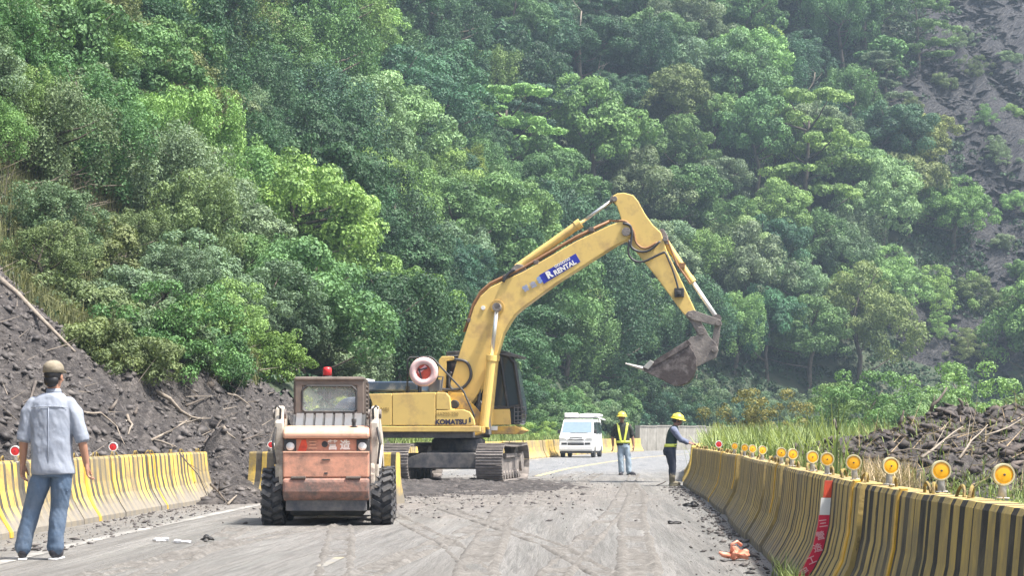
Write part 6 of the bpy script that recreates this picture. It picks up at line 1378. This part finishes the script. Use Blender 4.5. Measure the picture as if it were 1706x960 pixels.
# blades
def blades(name, P, H, W, mat, rg, bend=.5, dirv=None):
    n = len(P); a = rg.uniform(0, 2*PI, n); s = np.c_[np.cos(a), np.sin(a), np.zeros(n)]; f = np.c_[-np.sin(a), np.cos(a), np.zeros(n)]*rg.choice([-1, 1], n)[:, None]
    if dirv is not None: f = f*.5+dirv
    b = (bend*rg.uniform(.3, 1.3, n))[:, None]; H = H[:, None]; W = W[:, None]; z = np.array([[0, 0, 1.]])
    p1 = P+z*H*.55+f*H*b*.2; p2 = P+z*H*np.maximum(.45, 1-b*.35)+f*H*b*.75
    V = np.stack([P-s*W*.5, P+s*W*.5, p1+s*W*.42, p1-s*W*.42, p2+s*W*.06, p2-s*W*.06], 1); Q = np.array([(0, 1, 2, 3), (3, 2, 4, 5)]); Q = (Q[None]+6*np.arange(n)[:, None, None]).reshape(-1, 4)
    return np_mesh(name, V.reshape(-1, 3), Q, mat, np.repeat(rg.random(n), 2))
def tufts(n, per, xf, ymin, ymax, rg, spread=.12, ypow=1.):
    y = ymin+(ymax-ymin)*rg.random(n)**ypow; x0, x1 = xf(y); x = x0+(x1-x0)*rg.random(n); x = np.repeat(x, per)+rg.normal(0, spread, n*per); y = np.repeat(y, per)+rg.normal(0, spread, n*per); return x, y
rx = lambda y: np.interp(y, RIGHT[:, 1], RIGHT[:, 0])
x, y = tufts(7500, 9, lambda y: (rx(y)+.75, np.maximum(rx(y)+2, .3*y+1.5)), 8, 75, rgf, .14, 1.25); hz = np.maximum(heap_z(x[None], y[None])[0], -.05); k = (hz < .35) | (rgf.random(len(x)) < .1); x, y, hz = x[k], y[k], hz[k]
nn = fbm(x, y, .35, 3); H = rgf.uniform(.12, .5, len(x))*(1+.9*nn)*np.where(x/y > .14, .42, 1.)*np.interp(y, [8, 20, 32, 60], [.7, .8, .8, 1.5]); tag(link('tall_grass', blades('tall_grass', np.c_[x, y, hz], np.abs(H)+.1, np.interp(y, [8, 75], [.009, .045]), M['reed'], rgf, .95)), 'rough light green grass and weeds behind the right barriers', 'grass', None, 'stuff')
x, y = tufts(1500, 14, lambda y: ((1185-CX)/F*y, (1640-CX)/F*y), 40, 84, rgf, .2); tag(link('pale_grass', blades('pale_grass', np.c_[x, y, np.full(len(x), -.05)], rgf.uniform(.7, 1.7, len(x)), np.full(len(x), .04), M['reed'], rgf, .55)), 'wide band of tall pale grass on the river flat', 'grass', None, 'stuff')
x, y = tufts(46, 24, lambda y: ((1290-CX)/F*y, (1560-CX)/F*y), 26, 60, rgf, .1); k = heap_z(x[None], y[None])[0] < .2; x, y = x[k], y[k]
tag(link('reeds', blades('reeds', np.c_[x, y, np.full(len(x), -.05)], rgf.uniform(.8, 1.9, len(x)), np.full(len(x), .03), M['reed'], rgf, .45)), 'taller pale reeds standing in the grass near the heap', 'reeds', None, 'stuff')
x, y = tufts(500, 14, lambda y: ((1340-CX)/F*y, (1500-CX)/F*y), 27, 36, rgf, .2)
tag(link('dry_weeds', blades('dry_weeds', np.c_[x, y, np.full(len(x), 0.)], rgf.uniform(.3, .9, len(x)), np.full(len(x), .014), M['straw'], rgf, .6)), 'brown dry weeds at the left end of the heap', 'weeds', None, 'stuff')
lf = lambda y: np.interp(y, LEFT[:, 1], LEFT[:, 0])
x, y = tufts(1500, 12, lambda y: (lf(y)-3.4, lf(y)-.75), 46, 110, rgf, .15); tag(link('roadside_grass', blades('roadside_grass', np.c_[x, y, np.full(len(x), -.05)], rgf.uniform(.5, 1.45, len(x)), np.full(len(x), .045), M['reed'], rgf)), 'lush light grass behind the far left barriers', 'grass', None, 'stuff')
# olive grass hanging down the left bank
n = 150000; x = rgf.uniform(-24, -4, n); y = rgf.uniform(28, 78, n); z = hill_z(x, y); px, py = to_px(x, y, z); nz = fbm(x, y, .3, 2)*40
k = (px > -60) & (px < 430) & (py > 250+nz) & (py < 665) & (sdist(TOE, x, y) > -1) & (y > mud_end(x)-.3) & ~((px > 300+nz) & (py < 520)) & (rgf.random(n) < .8); x, y, z = x[k], y[k], z[k]
k2 = fbm(x, y, .6, 3) > -.42; x, y, z = x[k2], y[k2], z[k2]
tag(link('hanging_grass', blades('hanging_grass', np.c_[x, y, z+.05], rgf.uniform(.3, .95, len(x)), np.full(len(x), .022), M['olive'], rgf, 1.1, np.array([[.3, -.45, -.25]]))), 'olive grass hanging down the steep left bank above the mud', 'grass', None, 'stuff')
n = 2600; x = rgf.uniform(-22, -6, n); y = rgf.uniform(43, 56, n); z = hill_z(x, y); k = (sdist(TOE, x, y) > .3) & (y > mud_end(x))
tag(link('bank_twigs', sticks('bank_twigs', np.c_[x, y, z][k], rgf.uniform(.5, 1.6, n)[k], .02, M['pale_wood'], 8, .6)), 'bare twigs and roots exposed on the left bank', 'twigs', None, 'stuff')
# weeds at the foot of the right barriers
x, y = tufts(60, 8, lambda y: (rx(y)-.06, rx(y)+.02), 9, 14, rgf, .03); tag(link('kerb_weeds', blades('kerb_weeds', np.c_[x, y, np.full(len(x), 0.)], rgf.uniform(.06, .3, len(x)), np.full(len(x), .008), M['reed'], rgf)), 'thin weeds growing at the foot of the nearest right barriers', 'weeds', None, 'stuff')
# ================================================================ HAZE
hz_ = MB().box(-140, 300, -90, 420, -1.2, 100).build('haze', [])
mm = bpy.data.materials.new('air'); mm.use_nodes = True; t_ = mm.node_tree; t_.nodes.remove(t_.nodes['Principled BSDF'])
pv = t_.nodes.new('ShaderNodeVolumePrincipled'); pv.inputs['Color'].default_value = (.62, .8, 1, 1); pv.inputs['Density'].default_value = .00055; pv.inputs['Anisotropy'].default_value = .2
t_.links.new(pv.outputs[0], t_.nodes['Material Output'].inputs['Volume']); hz_.data.materials.append(mm); hz_.display_type = 'WIRE'; tag(hz_, 'thin pale blue haze filling the valley', 'haze', None, 'stuff')
